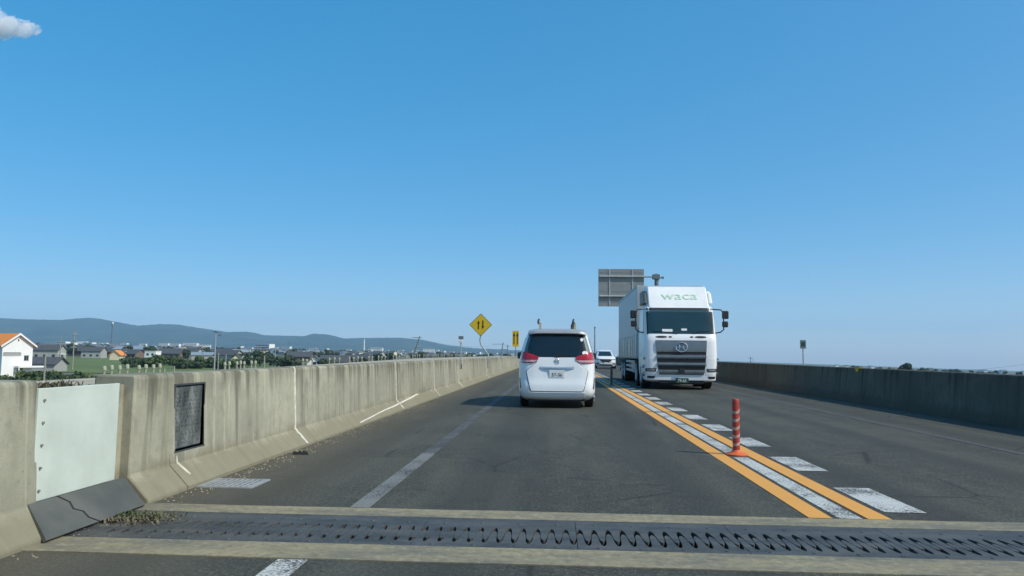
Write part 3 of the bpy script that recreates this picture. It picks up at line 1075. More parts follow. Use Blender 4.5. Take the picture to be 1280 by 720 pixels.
gl = VH.patch(rows(1.095, 1.60, 8), lin([(1.095, -0.745), (1.3, -0.695), (1.60, -0.605)]), lin([(1.095, 0.745), (1.3, 0.695), (1.60, 0.605)]), 0.012, 16, 0.008).build('rear_window', M['privacy'], van, smooth=60)
# spoiler lip over the glass
m = MB()
xs = [-0.63 + 1.26*i/14 for i in range(15)]
sec = [(0.15, 1.60), (0.145, 1.615), (0.17, 1.665), (0.45, 1.715), (0.45, 1.66), (0.30, 1.60)]
vs, fs = [], []
for x in xs:
    e = (abs(x)/0.63)**6
    for (yy, z) in sec:
        vs.append((x, yy + 0.08*e, z - 0.035*e))
n = len(sec)
for i in range(len(xs)-1):
    for k in range(n): fs.append((i*n+k, i*n+(k+1) % n, i*n+n+(k+1) % n, i*n+n+k))
fs += [tuple(range(n)), tuple((len(xs)-1)*n+k for k in range(n))]
m.add(vs, fs).build('rear_spoiler', M['spoiler'], van, smooth=30, bevel=0.006)
for sx in (-1, 1):
    def outer(z): return sx*(VH.at(z)[0]*0.965)
    inner_ = lin([(0.985, 0.49), (1.03, 0.41), (1.09, 0.40), (1.12, 0.44), (1.16, 0.57), (1.205, 0.71)])
    inner = lambda z: sx*inner_(z)
    tl = VH.patch(rows(1.032, 1.205, 8), inner, outer, 0.035, 8, 0.06).build('taillight', M['red_lens'], van, smooth=40, bevel=0.006)
    VH.patch(rows(0.985, 1.030, 3), inner, outer, 0.032, 8, 0.06).build('lower_lens', M['pink_lens'], tl, smooth=40)
    VH.patch(rows(0.965, 0.983, 2), lambda z: sx*0.50, outer, 0.022, 8, 0.04).build('lamp_lower_strip', M['red_lens'], tl, smooth=40)  # thin strip in lens red below the lower lens
    a_, b_ = lin([(0.42, 0.775), (0.64, 0.80)]), lin([(0.42, 0.80), (0.64, 0.822)])
    VH.patch(rows(0.42, 0.64, 4), lambda z: sx*a_(z), lambda z: sx*b_(z), 0.012, 2).build('rear_reflector', M['dgrey'], van)
    # side glass, mirror, door handle
    VH.side_patch(rows(1.12, 1.52, 6), lin([(1.12, 0.45), (1.52, 0.62)]), lin([(1.12, 3.3), (1.52, 2.35)]), 0.008, sx).build('side_window', M['glass'], van, smooth=60)
    mi = MB().box(sx*0.80 if sx > 0 else -1.0, 1.0 if sx > 0 else -0.80, 2.95, 3.08, 1.03, 1.20).build('side_mirror', M['black'], van, bevel=0.035, seg=3)
    for yy in (1.15, 2.2):
        x_ = VH.side(yy, 0.93, 0.0)
        MB().box(min(sx*x_, sx*(x_+0.025)), max(sx*x_, sx*(x_+0.025)), yy, yy+0.2, 0.915, 0.945).build('door_handle', M['white_paint'], van, bevel=0.006)
# lower bumper face
VH.patch(rows(0.185, 0.34, 5), lambda z: -0.60, lambda z: 0.60, 0.014, 14).build('bumper', M['white_paint'], van, smooth=50, bevel=0.01)
MB().box(-0.62, 0.62, 0.12, 0.5, 0.155, 0.188).build('lower_valance', M['black'], van)
# plate in its recess, chrome lip above, wiper, emblem, stickers
def near_tail(x, z): return VH.near(x, z, 0.016)
VH.patch(rows(0.625, 0.86, 6), lin([(0.625, -0.22), (0.86, -0.36)]), lin([(0.625, 0.22), (0.86, 0.36)]), 0.017, 10, 0.004).build('plate_recess', M['white_paint'], tg, smooth=60)
number_plate(van, '57-36', '', (0.0, near_tail(0, 0.74)-0.016, 0.735), 0.33, 0.165, M['plate_white'], M['ink_green'])
m = MB()
xs = [-0.37 + 0.74*i/10 for i in range(11)]
vs, fs = [], []
for x in xs:
    y_ = near_tail(x, 0.86)
    e = 1-(abs(x)/0.37)**3
    vs += [(x, y_+0.005, 0.845), (x, y_-0.012-0.035*e, 0.850), (x, y_-0.012-0.03*e, 0.872), (x, y_+0.005, 0.892)]
for i in range(len(xs)-1):
    for k in range(4): fs.append((i*4+k, i*4+(k+1) % 4, i*4+4+(k+1) % 4, i*4+4+k))
fs += [(0, 1, 2, 3), (40, 41, 42, 43)]
m.add(vs, fs).build('tailgate_handle_trim', M['chrome'], tg, smooth=30)
e = thing('emblem', None, None)
bpy.data.objects.remove(e)
ye = near_tail(0, 0.995)-0.008
m = MB()
m.tube([(-0.045, ye, 1.04), (-0.038, ye, 0.96), (-0.02, ye, 0.945), (0.02, ye, 0.945), (0.038, ye, 0.96), (0.045, ye, 1.04), (0.03, ye, 1.052), (-0.03, ye, 1.052), (-0.045, ye, 1.04)], 0.006, 6)
m.tube([(-0.024, ye, 1.045), (-0.017, ye, 0.955)], 0.006, 6)
m.tube([(0.024, ye, 1.045), (0.017, ye, 0.955)], 0.006, 6)
m.tube([(-0.02, ye, 0.998), (0.02, ye, 0.998)], 0.006, 6)
m.build('emblem', M['chrome'], tg, smooth=40)
m = MB().tube([(-0.02, VH.near(0, 1.11, 0.03), 1.112), (0.12, VH.near(0.1, 1.125, 0.03), 1.125), (0.30, VH.near(0.3, 1.13, 0.03), 1.13)], [0.016, 0.010, 0.006], 6)
m.build('rear_wiper', M['black'], van, smooth=40)
for (x, z, r1, r2) in ((0.535, 1.48, 0.034, 0.042), (0.60, 1.19, 0.058, 0.042)):
    m = MB()
    n = 18
    p = [(x + r1*math.cos(2*math.pi*k/n), z + r2*math.sin(2*math.pi*k/n)) for k in range(n)]
    fr = [(a, VH.near(a, b, 0.0155), b) for a, b in p]
    bk = [(a, VH.near(a, b, 0.0118), b) for a, b in p]
    m.add(fr+bk, [tuple(range(n)), tuple(range(2*n-1, n-1, -1))]+[(k, (k+1) % n, n+(k+1) % n, n+k) for k in range(n)])
    m.build('sticker', M['plate_white'], gl)
# roof carrier uprights
for x0, s in ((-0.40, 1), (0.395, -1)):
    up = MB().box(x0-0.05, x0+0.05, 1.05, 1.17, 1.69, 1.73).build('roof_rack_foot', M['black'], van)
    m = MB().prism([(x0-0.012, 1.72), (x0+0.046, 1.72), (x0+0.038, 1.86), (x0+0.020, 1.885), (x0-0.016, 1.885)], 'y', 1.07, 1.16)
    m.build('roof_rack_upright', M['wood_tan'], up, bevel=0.004)
    m = MB().tube([(x0-0.034, 1.09, 1.84), (x0-0.032, 1.09, 1.90), (x0-0.018, 1.10, 1.955), (x0-0.010, 1.10, 1.97)], [0.016, 0.024, 0.020, 0.010], 8)
    m.build('roof_rack_pad', M['dark_green'], up, smooth=40)
    if s < 0:
        MB().prism([(x0-0.085, 1.72), (x0-0.04, 1.72), (x0-0.04, 1.80), (x0-0.07, 1.78)], 'y', 1.08, 1.15).build('roof_rack_upright', M['wood_tan'], up, bevel=0.004)
        MB().tube([(x0-0.05, 1.06, 1.73), (x0-0.045, 1.07, 1.80), (x0-0.02, 1.06, 1.90)], [0.03, 0.04, 0.03], 8).build('roof_rack_pad', M['dark_green'], up, smooth=40)
MB().tube([(-0.55, 1.1, 1.70), (0.55, 1.1, 1.70)], 0.016, 8).build('roof_rack_bar', M['black'], van)

# --- oncoming white car
car = thing('white_car', 'small white oncoming car far off between the minivan and the truck', 'car', (4.25, 63, 0))
CH = Hull([(0.2, 0.84, 0.12, 4.3, 5), (0.34, 0.90, 0.02, 4.4, 5), (0.60, 0.915, 0.0, 4.45, 5), (0.85, 0.905, 0.06, 4.45, 5), (0.97, 0.885, 0.25, 4.42, 5), (1.03, 0.865, 0.85, 4.35, 5),
           (1.1, 0.83, 1.0, 4.3, 5), (1.35, 0.72, 1.5, 4.1, 5), (1.50, 0.645, 1.85, 3.9, 4.5), (1.57, 0.58, 2.1, 3.75, 4), (1.60, 0.4, 2.4, 3.4, 3)])
o = CH.mesh(14).build('body', M['white_paint'], car, smooth=38)
c = MB()
for yy in (0.85, 3.55): c.tube([(-1.2, yy, 0.33), (1.2, yy, 0.33)], 0.38, 24)
cut(o, c)
MB().box(-0.6, 0.6, 0.4, 4.1, 0.2, 0.55).build('underbody', M['black'], car)
for yy in (0.85, 3.55):
    for sx in (-1, 1): wheel(car, sx*0.79, yy, 0.33, 0.21)
CH.patch(rows(1.06, 1.47, 6), lin([(1.06, -0.74), (1.47, -0.54)]), lin([(1.06, 0.74), (1.47, 0.54)]), 0.01, 10).build('windscreen', M['glass'], car, smooth=60)
CH.patch(rows(0.52, 0.80, 6), lin([(0.52, -0.22), (0.62, -0.42), (0.80, -0.56)]), lin([(0.52, 0.22), (0.62, 0.42), (0.80, 0.56)]), 0.012, 10).build('grille', M['black'], car, smooth=60)
for sx in (-1, 1):
    CH.patch(rows(0.72, 0.84, 3), lambda z: sx*0.58, lambda z: sx*0.86, 0.014, 6).build('headlight', M['lamp_glass'], car, smooth=60)
    CH.patch(rows(0.36, 0.47, 3), lambda z: sx*0.58, lambda z: sx*0.80, 0.014, 5).build('fog_lamp', M['black'], car, smooth=60)
    MB().box(min(sx*0.84, sx*1.04), max(sx*0.84, sx*1.04), 1.25, 1.4, 1.03, 1.17).build('side_mirror', M['white_paint'], car, bevel=0.03)
    CH.side_patch(rows(1.08, 1.46, 5), lin([(1.08, 1.3), (1.46, 2.0)]), lin([(1.08, 4.0), (1.46, 3.6)]), 0.008, sx).build('side_window', M['glass'], car, smooth=60)
CH.patch(rows(0.26, 0.36, 2), lambda z: -0.55, lambda z: 0.55, 0.012, 8).build('lower_intake', M['black'], car, smooth=60)
MB().box(-0.165, 0.165, CH.near(0, 0.44)-0.03, CH.near(0, 0.44)-0.015, 0.38, 0.54).build('number_plate', M['plate_white'], car)

# --- oncoming box truck
tr = thing('box_truck', 'white box truck with a tall wind deflector driving towards us in the opposite lane', 'truck', (4.27, 25.5, 0), R(-0.5))
TH = Hull([(0.36, 1.12, 0.12, 2.3, 8), (0.42, 1.20, 0.03, 2.3, 9), (0.75, 1.235, 0.0, 2.3, 9), (1.2, 1.245, 0.0, 2.3, 10), (1.80, 1.24, 0.03, 2.3, 10), (1.96, 1.235, 0.10, 2.3, 10), (2.02, 1.23, 0.14, 2.3, 10),
           (2.80, 1.20, 0.36, 2.3, 10), (2.92, 1.18, 0.44, 2.3, 9), (3.0, 1.12, 0.58, 2.25, 7)])
o = TH.mesh(20, 0.1).build('cab', M['truck_white'], tr, smooth=38)
c = MB().tube([(-1.4, 1.40, 0.5), (1.4, 1.40, 0.5)], 0.60, 28)
c.prism([(-1.07, 2.0), (1.07, 2.0), (1.05, 2.82), (-1.05, 2.82)], 'y', -0.4, 2.1)
cut(o, c)
MB().box(-0.85, 0.85, 0.35, 11.2, 0.55, 0.95).build('chassis', M['black'], tr)
for yy, w in ((1.40, 0.30), (3.1, 0.30), (8.5, 0.55), (9.75, 0.55)):
    for sx in (-1, 1): wheel(tr, sx*(1.07 if w < 0.5 else 0.94), yy, 0.50, w, 6)
TH.patch(rows(1.99, 2.83, 8), lambda z: -1.09, lambda z: 1.09, 0.012, 18, 0.008).build('windscreen', M['screen'], tr, smooth=60)
MB().prism([(0.20, 2.001), (0.75, 2.001), (0.75, 2.10), (0.55, 2.14), (0.26, 2.05)], 'x', -1.06, 1.06).build('dashboard', M['dgrey'], tr, bevel=0.02)
for x in (-0.60, 0.60):
    st = MB().box(x-0.27, x+0.27, 1.35, 1.55, 2.005, 2.48).build('seat_back', M['seat'], tr, bevel=0.06)
    MB().box(x-0.14, x+0.14, 1.38, 1.50, 2.50, 2.68).build('headrest', M['seat'], st, bevel=0.04)
n = 20
MB().tube([(-0.60+0.21*math.cos(2*math.pi*k/n), 0.80+0.10*math.sin(2*math.pi*k/n), 2.22+0.18*math.sin(2*math.pi*k/n)) for k in range(n+1)], 0.018, 6).build('steering_wheel', M['black'], tr, smooth=40)
for x in (-0.55, 0.55):
    MB().box(x-0.40, x+0.40, 0.50, 0.53, 2.62, 2.80).build('sun_visor', M['seat'], tr, bevel=0.01)
# dashboard cards seen against the glass
for (x0, x1, z0, z1) in ((-0.62, -0.27, 2.02, 2.15), (0.03, 0.22, 2.10, 2.17)):
    TH.patch(rows(z0, z1, 2), lambda z: x0, lambda z: x1, 0.016, 3, 0.006).build('dashboard_card', M['plate_white'], tr)
for sx in (-1, 1):
    m = MB().tube([(sx*0.1+0.35*(sx > 0), TH.near(0.2, 2.0, 0.03), 1.995), (sx*0.55, TH.near(0.5, 2.06, 0.03), 2.05), (sx*0.95, TH.near(0.9, 2.09, 0.03), 2.075)], 0.012, 6)
    m.build('wiper', M['black'], tr)
# black pillar frame beside the glass
for sx in (-1, 1):
    TH.patch(rows(1.97, 2.86, 6), lambda z: sx*1.09, lambda z: sx*1.135, 0.010, 3).build('screen_pillar_trim', M['black'], tr)
TH.patch(rows(2.83, 2.90, 2), lambda z: -1.12, lambda z: 1.12, 0.012, 14).build('screen_top_trim', M['black'], tr)
# panel below the glass with its dark ovals
for sx in (-1, 1):
    for (cx, rx_, rz_) in ((0.66, 0.20, 0.038), (0.36, 0.06, 0.028)):
        n = 20
        p = [(sx*cx + rx_*math.cos(2*math.pi*k/n), 1.88 + rz_*math.sin(2*math.pi*k/n)) for k in range(n)]
        fr = [(a, TH.near(a, b, 0.008), b) for a, b in p]
        bk = [(a, TH.near(a, b, -0.01), b) for a, b in p]
        MB().add(fr+bk, [tuple(range(n)), tuple(range(2*n-1, n-1, -1))]+[(k, (k+1) % n, n+(k+1) % n, n+k) for k in range(n)]).build('access_slot', M['black'], tr)
# grille: black back panel and four dark silver bars
gb = TH.patch(rows(0.60, 1.76, 8), lin([(0.60, -0.74), (0.85, -0.80), (1.76, -0.86)]), lin([(0.60, 0.74), (0.85, 0.80), (1.76, 0.86)]), 0.008, 12).build('grille', M['black'], tr, smooth=60)
def grille_bar(z0, z1, w0, w1, out):
    m = MB()
    n = 16
    vs, fs = [], []
    for i in range(n+1):
        t = -1+2*i/n
        for (z, w, o_) in ((z0, w0, 0.012), (z0+0.015, w0, out*0.7), ((z0+z1)/2, (w0+w1)/2, out), (z1-0.02, w1, out*0.8), (z1, w1, 0.012)):
            x = t*w
            vs.append((x, TH.near(x, z, o_), z))
    for i in range(n):
        for k in range(5): fs.append((i*5+k, i*5+(k+1) % 5, i*5+5+(k+1) % 5, i*5+5+k))
    fs += [tuple(range(5)), tuple(n*5+k for k in range(5))]
    return m.add(vs, fs)
for (z0, z1, w0, w1, out) in ((1.36, 1.74, 0.835, 0.855, 0.045), (1.13, 1.27, 0.82, 0.83, 0.06), (0.88, 1.01, 0.80, 0.81, 0.065), (0.615, 0.76, 0.745, 0.785, 0.05)):
    grille_bar(z0, z1, w0, w1, out).build('grille_bar', M['silver'], gb, smooth=35)
MB().box(-0.09, 0.09, TH.near(0, 0.78)-0.085, TH.near(0, 0.78)-0.02, 0.67, 0.80).build('radar_sensor', M['black'], gb, bevel=0.01)
# round emblem
ye = TH.near(0, 1.55, 0.062)
m = MB()
n = 28
m.tube([(0.19*math.cos(2*math.pi*k/n), ye, 1.53+0.155*math.sin(2*math.pi*k/n)) for k in range(n+1)], 0.024, 8)
m.tube([(-0.15, ye, 1.53), (0.15, ye, 1.53)], 0.020, 8)
m.tube([(-0.09, ye, 1.62), (-0.06, ye, 1.53), (-0.09, ye, 1.44)], 0.018, 8)
m.tube([(0.09, ye, 1.62), (0.06, ye, 1.53), (0.09, ye, 1.44)], 0.018, 8)
m.build('emblem', M['chrome'], tr, smooth=40)
for sx in (-1, 1):
    hl = TH.patch(rows(0.70, 0.81, 3), lin([(0.70, sx*0.86), (0.81, sx*0.84)]), lambda z: sx*1.20, 0.014, 8).build('headlight', M['black'], tr, smooth=60)
    TH.patch(rows(0.73, 0.785, 2), lambda z: sx*0.90, lambda z: sx*1.15, 0.022, 6).build('lens', M['lamp_glass'], hl, smooth=60)
    TH.patch(rows(0.47, 0.55, 3), lin([(0.47, sx*0.92), (0.55, sx*0.88)]), lambda z: sx*1.14, 0.010, 6).build('fog_lamp', M['black'], tr, smooth=60)
    TH.patch(rows(0.60, 1.16, 6), lin([(0.60, sx*0.80), (1.16, sx*0.86)]), lambda z: sx*1.17, 0.006, 6).build('corner_panel', M['truck_white'], tr, smooth=60, bevel=0.004)
    # twin mirrors on an arm
    xo = sx*1.22
    arm = MB().tube([(sx*1.12, 0.55, 2.86), (sx*1.42, 0.38, 2.83), (sx*1.50, 0.34, 2.70), (sx*1.50, 0.36, 2.15), (sx*1.40, 0.42, 2.06), (sx*1.18, 0.50, 2.02)], 0.022, 8).build('mirror_arm', M['black'], tr, smooth=40)
    for (z0, z1, w) in ((2.52, 2.80, 0.22), (2.23, 2.44, 0.20)):
        MB().box(min(sx*1.46, sx*(1.46+w)), max(sx*1.46, sx*(1.46+w)), 0.34, 0.46, z0, z1).build('mirror', M['black'], arm, bevel=0.04, seg=3)
    # side window, steps, door handle
    TH.side_patch(rows(2.02, 2.78, 5), lin([(2.02, 0.42), (2.78, 0.62)]), lambda z: 1.45, 0.008, sx, 8).build('side_window', M['glass'], tr, smooth=60)
    for z in (0.45, 0.72):
        MB().box(min(sx*1.14, sx*1.255), max(sx*1.14, sx*1.255), 0.30, 0.72, z, z+0.06).build('step', M['dgrey'], tr)
    for z in (0.62, 0.86, 1.10):
        MB().box(min(sx*1.235, sx*1.262), max(sx*1.235, sx*1.262), 0.12, 0.2, z, z+0.07).build('side_marker', M['dgrey'], tr)
# dark lower valance and plate
MB().box(-0.75, 0.75, 0.06, 0.5, 0.21, 0.34).build('lower_valance', M['black'], tr, bevel=0.02)
TH.patch(rows(0.28, 0.36, 2), lambda z: -0.72, lambda z: 0.72, 0.010, 10).build('lower_intake', M['black'], tr, smooth=60)
number_plate(tr, '79-65', '', (0.02, TH.near(0, 0.4, 0.03), 0.425), 0.44, 0.22, M['plate_green'], M['ink_white'])
# wind deflector
m = MB()
sec = [(0.46, 2.82), (0.50, 2.90), (0.98, 3.56), (1.10, 3.61), (1.9, 3.61), (1.9, 2.84)]
vs, fs = [], []
nn = len(sec)
for x, k in ((-1.06, 0.86), (-1.02, 1.0), (1.02, 1.0), (1.06, 0.86)):
    for (yy, z) in sec:
        yy2 = yy if k == 1 else yy+0.07
        xx = x*(1.0 if z < 3.2 else 0.985)
        vs.append((xx, yy2, z - (0.03 if k < 1 else 0)))
for i in range(3):
    for k in range(nn): fs.append((i*nn+k, i*nn+(k+1) % nn, i*nn+nn+(k+1) % nn, i*nn+nn+k))
fs += [tuple(range(nn)), tuple(3*nn+k for k in range(nn))]
df = m.add(vs, fs).build('wind_deflector', M['truck_white'], tr, smooth=30, bevel=0.02)
tilt = math.atan2(0.66, 0.48)
lettering('deflector_lettering', 'waca', 0.50, M['logo_green'], df, (0.06, 0.747-0.010, 3.24), (tilt, 0, 0), 1.25)
# side fairings of the deflector; the left one's shade is put in as dark grey
for sx in (-1, 1):
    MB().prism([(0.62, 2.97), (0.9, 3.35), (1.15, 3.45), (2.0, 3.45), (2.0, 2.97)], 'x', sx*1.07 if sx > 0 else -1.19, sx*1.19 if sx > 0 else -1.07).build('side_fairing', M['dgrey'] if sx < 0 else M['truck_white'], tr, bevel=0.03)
for ch in list(tr.children):          # the cab panels sit this much lower on the frame
    if ch.name.split('.')[0] not in ('wheel', 'chassis', 'wind_deflector', 'side_fairing', 'lower_valance', 'step'):
        ch.location.z -= 0.09
# cargo box
bx = MB().box(-1.245, 1.245, 2.55, 11.4, 1.02, 3.78).build('cargo_box', M['alu'], tr, bevel=0.02)
for sx in (-1, 1):
    m = MB()
    x0, x1 = (1.247, 1.262) if sx > 0 else (-1.262, -1.247)
    for k in range(3):
        y0 = 2.62 + k*2.92
        MB().box(x0, x1, y0, y0+2.88, 1.08, 1.86).build('lower_gate', M['alu_dark'], bx, bevel=0.006)
        for d in (0.7, 1.5, 2.3):
            xx = (1.262, 1.275) if sx > 0 else (-1.275, -1.262)
            MB().box(*xx, y0+d, y0+d+0.06, 1.10, 1.86).build('gate_latch', M['galv'], bx)
    MB().box(x0, x1 if sx > 0 else x1, 2.6, 11.35, 1.895, 1.93).build('gate_rail', M['galv'], bx)
    MB().box(x0, x1, 2.58, 11.38, 3.70, 3.77).build('roof_rail', M['galv'], bx)
    MB().box(x0, x1, 2.58, 11.38, 1.025, 1.07).build('floor_rail', M['galv_dark'], bx)
    for z in (0.50, 0.68, 0.86):
        MB().box(sx*1.16 if sx > 0 else -1.20, 1.20 if sx > 0 else -1.16, 4.0, 7.7, z, z+0.09).build('side_guard', M['galv'], tr)
    MB().box(sx*0.72 if sx > 0 else -1.12, 1.12 if sx > 0 else -0.72, 4.4, 6.0, 0.42, 0.92).build('fuel_tank', M['silver'], tr, bevel=0.06)
    MB().box(sx*0.72 if sx > 0 else -1.1, 1.1 if sx > 0 else -0.72, 6.2, 7.3, 0.45, 0.92).build('battery_box', M['black'], tr, bevel=0.02)
MB().box(-1.2, 1.2, 11.2, 11.36, 0.42, 0.56).build('rear_underrun_bar', M['galv_dark'], tr)
for yy in (8.5, 9.75):
    for sx in (-1, 1):
        MB().prism([(yy-0.56, 0.72), (yy-0.42, 1.0), (yy+0.42, 1.0), (yy+0.56, 0.72), (yy+0.53, 0.72), (yy+0.40, 0.97), (yy-0.40, 0.97), (yy-0.53, 0.72)], 'x', 0.66*sx if sx > 0 else -1.22, 1.22 if sx > 0 else -0.66).build('mudguard', M['dgrey'], tr)

# ------------------------------------------------------------------ signs and posts
def arrow(x, z0, z1, w, up, y):
    h = 0.16*(z1-z0)/0.45
    if up: poly = [(x-w*0.42, z0), (x+w*0.42, z0), (x+w*0.42, z1-h), (x+w, z1-h), (x, z1), (x-w, z1-h), (x-w*0.42, z1-h)]
    else: poly = [(x-w*0.42, z1), (x-w*0.42, z0+h), (x-w, z0+h), (x, z0), (x+w, z0+h), (x+w*0.42, z0+h), (x+w*0.42, z1)]
    return MB().prism(poly, 'y', y, y-0.004)
sg = thing('warning_sign', 'yellow diamond two-way traffic sign on a bent post behind the left parapet', 'road sign', (-3.45, 35, 0))
def diamond(d, y0, y1, r=0.03):
    p = []
    for k in range(4):
        a = math.pi/2*k
        for da in (-0.06, 0.06):
            p.append(((d-r)*math.cos(a+da*0.7), (d-r)*math.sin(a+da*0.7)) if False else (d*(0.965 if da else 1)*math.cos(a)+ (0.035*d*math.copysign(1, da))*(-math.sin(a)), d*0.965*math.sin(a)+0.035*d*math.copysign(1, da)*math.cos(a)))
    return MB().prism(p, 'y', y0, y1)
SX, SZ = -0.10, 2.515
face = diamond(0.545, 0, -0.02).build('sign_rim', M['sign_black'], sg)
face.location = (SX, 0, SZ)
o = diamond(0.515, -0.019, -0.026).build('sign_face', M['sign_yellow'], face)
arrow(-0.105, -0.21, 0.21, 0.065, True, -0.027).build('arrow', M['sign_black'], face)
arrow(0.105, -0.21, 0.21, 0.065, False, -0.027).build('arrow', M['sign_black'], face)
MB().tube([(SX, 0.05, SZ+0.4), (SX, 0.05, 1.95), (SX-0.03, 0.05, 1.76), (SX+0.02, 0.05, 1.58), (0.27, 0.05, 1.12), (0.29, 0.05, 0.9), (0.25, 0.05, 0.5), (0.0, 0.05, 0.3), (-0.10, 0.05, 0.3)], 0.035, 10).build('post', M['galv'], sg, smooth=50)
sg.location.x = -3.45
sg2 = thing('yellow_sign', 'narrow upright yellow sign with two black arrows beyond the bent-post sign', 'road sign', (-3.3, 61, 0))
o = MB().box(-0.25, 0.29, -0.02, 0, 1.76, 3.06).build('sign_face', M['sign_yellow'], sg2)
for x in (-0.11, 0.16):
    a = arrow(x, 1.95, 2.98, 0.10, True, -0.021)
    a.build('arrow', M['sign_black'], o)
MB().tube([(0.02, 0.04, 3.0), (0.02, 0.04, 0.4), (-0.15, 0.04, 0.35), (-0.25, 0.04, 0.35)], 0.03, 8).build('post', M['galv_dark'], sg2)

dl = thing('delineator', 'thin delineator with a dark square top clamped to the left parapet', 'delineator', (-3.2, 25, 0), group='roadside delineators')
MB().tube([(0, 0, 0.66), (0, 0, 1.62)], 0.021, 8).build('post', M['galv'], dl, smooth=40)
MB().box(-0.085, 0.085, -0.03, 0.0, 1.63, 1.74).build('reflector_head', M['galv_dark'], dl, bevel=0.01)
MB().box(-0.06, 0.06, -0.03, 0.0, 1.50, 1.60).build('reflector', M['reflect'], dl, bevel=0.01)
MB().box(-0.045, 0.045, -0.01, 0.04, 0.64, 0.80).build('bracket', M['dgrey'], dl)
dr = thing('delineator', 'thin delineator with a pale rectangular head on the right parapet', 'delineator', (7.86, 24.1, 0.86), group='roadside delineators')
MB().tube([(0, 0, 0.0), (0, 0, 0.75)], 0.022, 8).build('post', M['galv'], dr, smooth=40)
MB().box(-0.09, 0.09, -0.03, 0.0, 0.56, 0.83).build('reflector_head', M['galv_dark'], dr, bevel=0.01)
MB().box(-0.06, 0.06, -0.036, -0.029, 0.63, 0.77).build('reflector', M['plate_green'], dr, bevel=0.008)
yb = thing('parapet_reflector', 'small yellow reflector hooked over the top of the right parapet', 'reflector', (7.82, 19.7, 0.88))
MB().prism([(-0.11, 0.012), (0.11, 0.012), (0.05, -0.09), (-0.05, -0.09)], 'x', -0.05, -0.03).build('face', M['sign_yellow'], yb)
MB().box(-0.05, 0.12, -0.07, 0.07, 0.003, 0.014).build('clip', M['sign_yellow'], yb)

gs = thing('overhead_sign', 'large grey road sign seen from behind on a cantilever arm above the truck', 'road sign', (7.85, 58, 0))
GX = 7.85
o = MB().box(3.33-GX, 6.87-GX, -0.03, 0.03, 4.93, 7.87).build('sign_board', M['sign_back'], gs)
for k in range(4):
    pass
for z in (5.72, 7.27):
    MB().tube([(3.42-GX, -0.12, z), (6.7-GX if z < 6 else 0.0, -0.12, z)], 0.075, 10).build('cantilever_arm', M['galv'], gs, smooth=50)
for x in (4.2, 5.98):
    MB().box(x-GX-0.05, x-GX+0.05, -0.07, -0.03, 4.97, 7.83).build('mounting_rib', M['galv'], o)
for z in (5.3, 6.1, 6.9, 7.6):
    MB().box(3.4-GX, 6.8-GX, -0.045, -0.029, z-0.02, z+0.02).build('stiffener', M['sign_back'], o)
MB().tube([(0, 0, -1.9), (0, 0, 7.5)], [0.19, 0.16], 14).build('pole', M['galv_dark'], gs, smooth=50)
MB().box(-0.32, 0.25, -0.22, 0.22, 7.08, 7.45).build('arm_bracket', M['galv_dark'], gs, bevel=0.03)
MB().box(0.38, 0.56, -0.08, 0.08, 7.12, 7.28).build('junction_box', M['galv_dark'], gs)
MB().tube([(0.1, 0, 7.2), (0.4, 0, 7.2)], 0.03, 6).build('box_bracket', M['galv_dark'], gs)

lp = thing('light_pole', 'thin dark pole on the right parapet beyond the oncoming car', 'pole', (7.9, 150, 0.85))
MB().tube([(0, 0, 0), (0, 0, 5.8)], [0.14, 0.10], 10).build('pole', M['galv_dark'], lp)
MB().box(-0.15, 0.15, -0.15, 0.15, 5.6, 5.95).build('lamp', M['galv_dark'], lp)

# ------------------------------------------------------------------ edge posts along the side road
def edge_post():
    t = thing('edge_post', 'pale edge post with a rounded greenish cap in the row beyond the left parapet', 'post', (0, 0, 0), 0, 'pale edge posts along the side road')
    MB().tube([(0, 0, -0.3), (0, 0, 0.02), (0, 0, 0.72)], [0.12, 0.085, 0.075], 8).build('post', M['post_conc'], t, smooth=40)
    MB().tube([(0, 0, 0.56), (0, 0, 0.60), (0, 0, 0.72), (0, 0, 0.86), (0, 0, 0.90)], [0.09, 0.14, 0.135, 0.115, 0.07], 10).build('cap', M['post_cap'], t, smooth=40)
    return t
ep = edge_post()
lst = [132, 141, 151, 160.5, 175, 183.5, 193, 201, 282, 287.5, 297, 301.5, 306, 315, 320, 379, 384, 391]
Ls = -30.4
def y_on(px, X):
    d = CAMR @ Vector(((px-640)/924, -(440-360)/924, -1))
    return X*d.y/d.x
yl = [y_on(p, Ls) for p in lst]
yy = yl[-1] + 7
g = random.Random(8)
while yy < 330:
    for k in range(g.choice((2, 3, 4, 4))):
        yl.append(yy); yy += 1.7 + yy*0.006
    yy += g.uniform(1.5, 5)
for i, yv in enumerate(yl[:64]):
    o = ep if i == 0 else copy_tree(ep)
    o.location = (Ls, yv, zs(yv) - (0.03 if yv < 90 else 0))
    o.scale = (1, 1, (0.94, 1.0, 0.97, 1.03)[i % 4])
    if i < 18:
        k, j, n_ = [(k, i-a, n_) for k, (a, n_) in enumerate(((0, 4), (4, 4), (8, 5), (13, 2), (15, 3))) if a <= i < a+n_][0]
        o['label'] = ('first', 'second', 'third', 'fourth', 'fifth')[j] + ' post from the left ' + ('in the leftmost cluster of four capped posts', 'in the second cluster of four capped posts', 'in the five-post cluster right of the lamp pole', 'in the capped pair right of the five-post cluster', 'of three capped posts near the white gable house')[k]
for px, h in ((207, 0.5), (219, 0.62)):
    yv = y_on(px, Ls)
    o = MB().tube([(0, 0, 0), (0, 0, h)], 0.06, 8).build('marker_stake', M['post_conc'])
    o.location = (Ls, yv, zs(yv))
    tag(o, 'short plain stake right of the first row of capped posts' if px < 210 else 'lone plain stake between two rows of capped posts', 'stake')

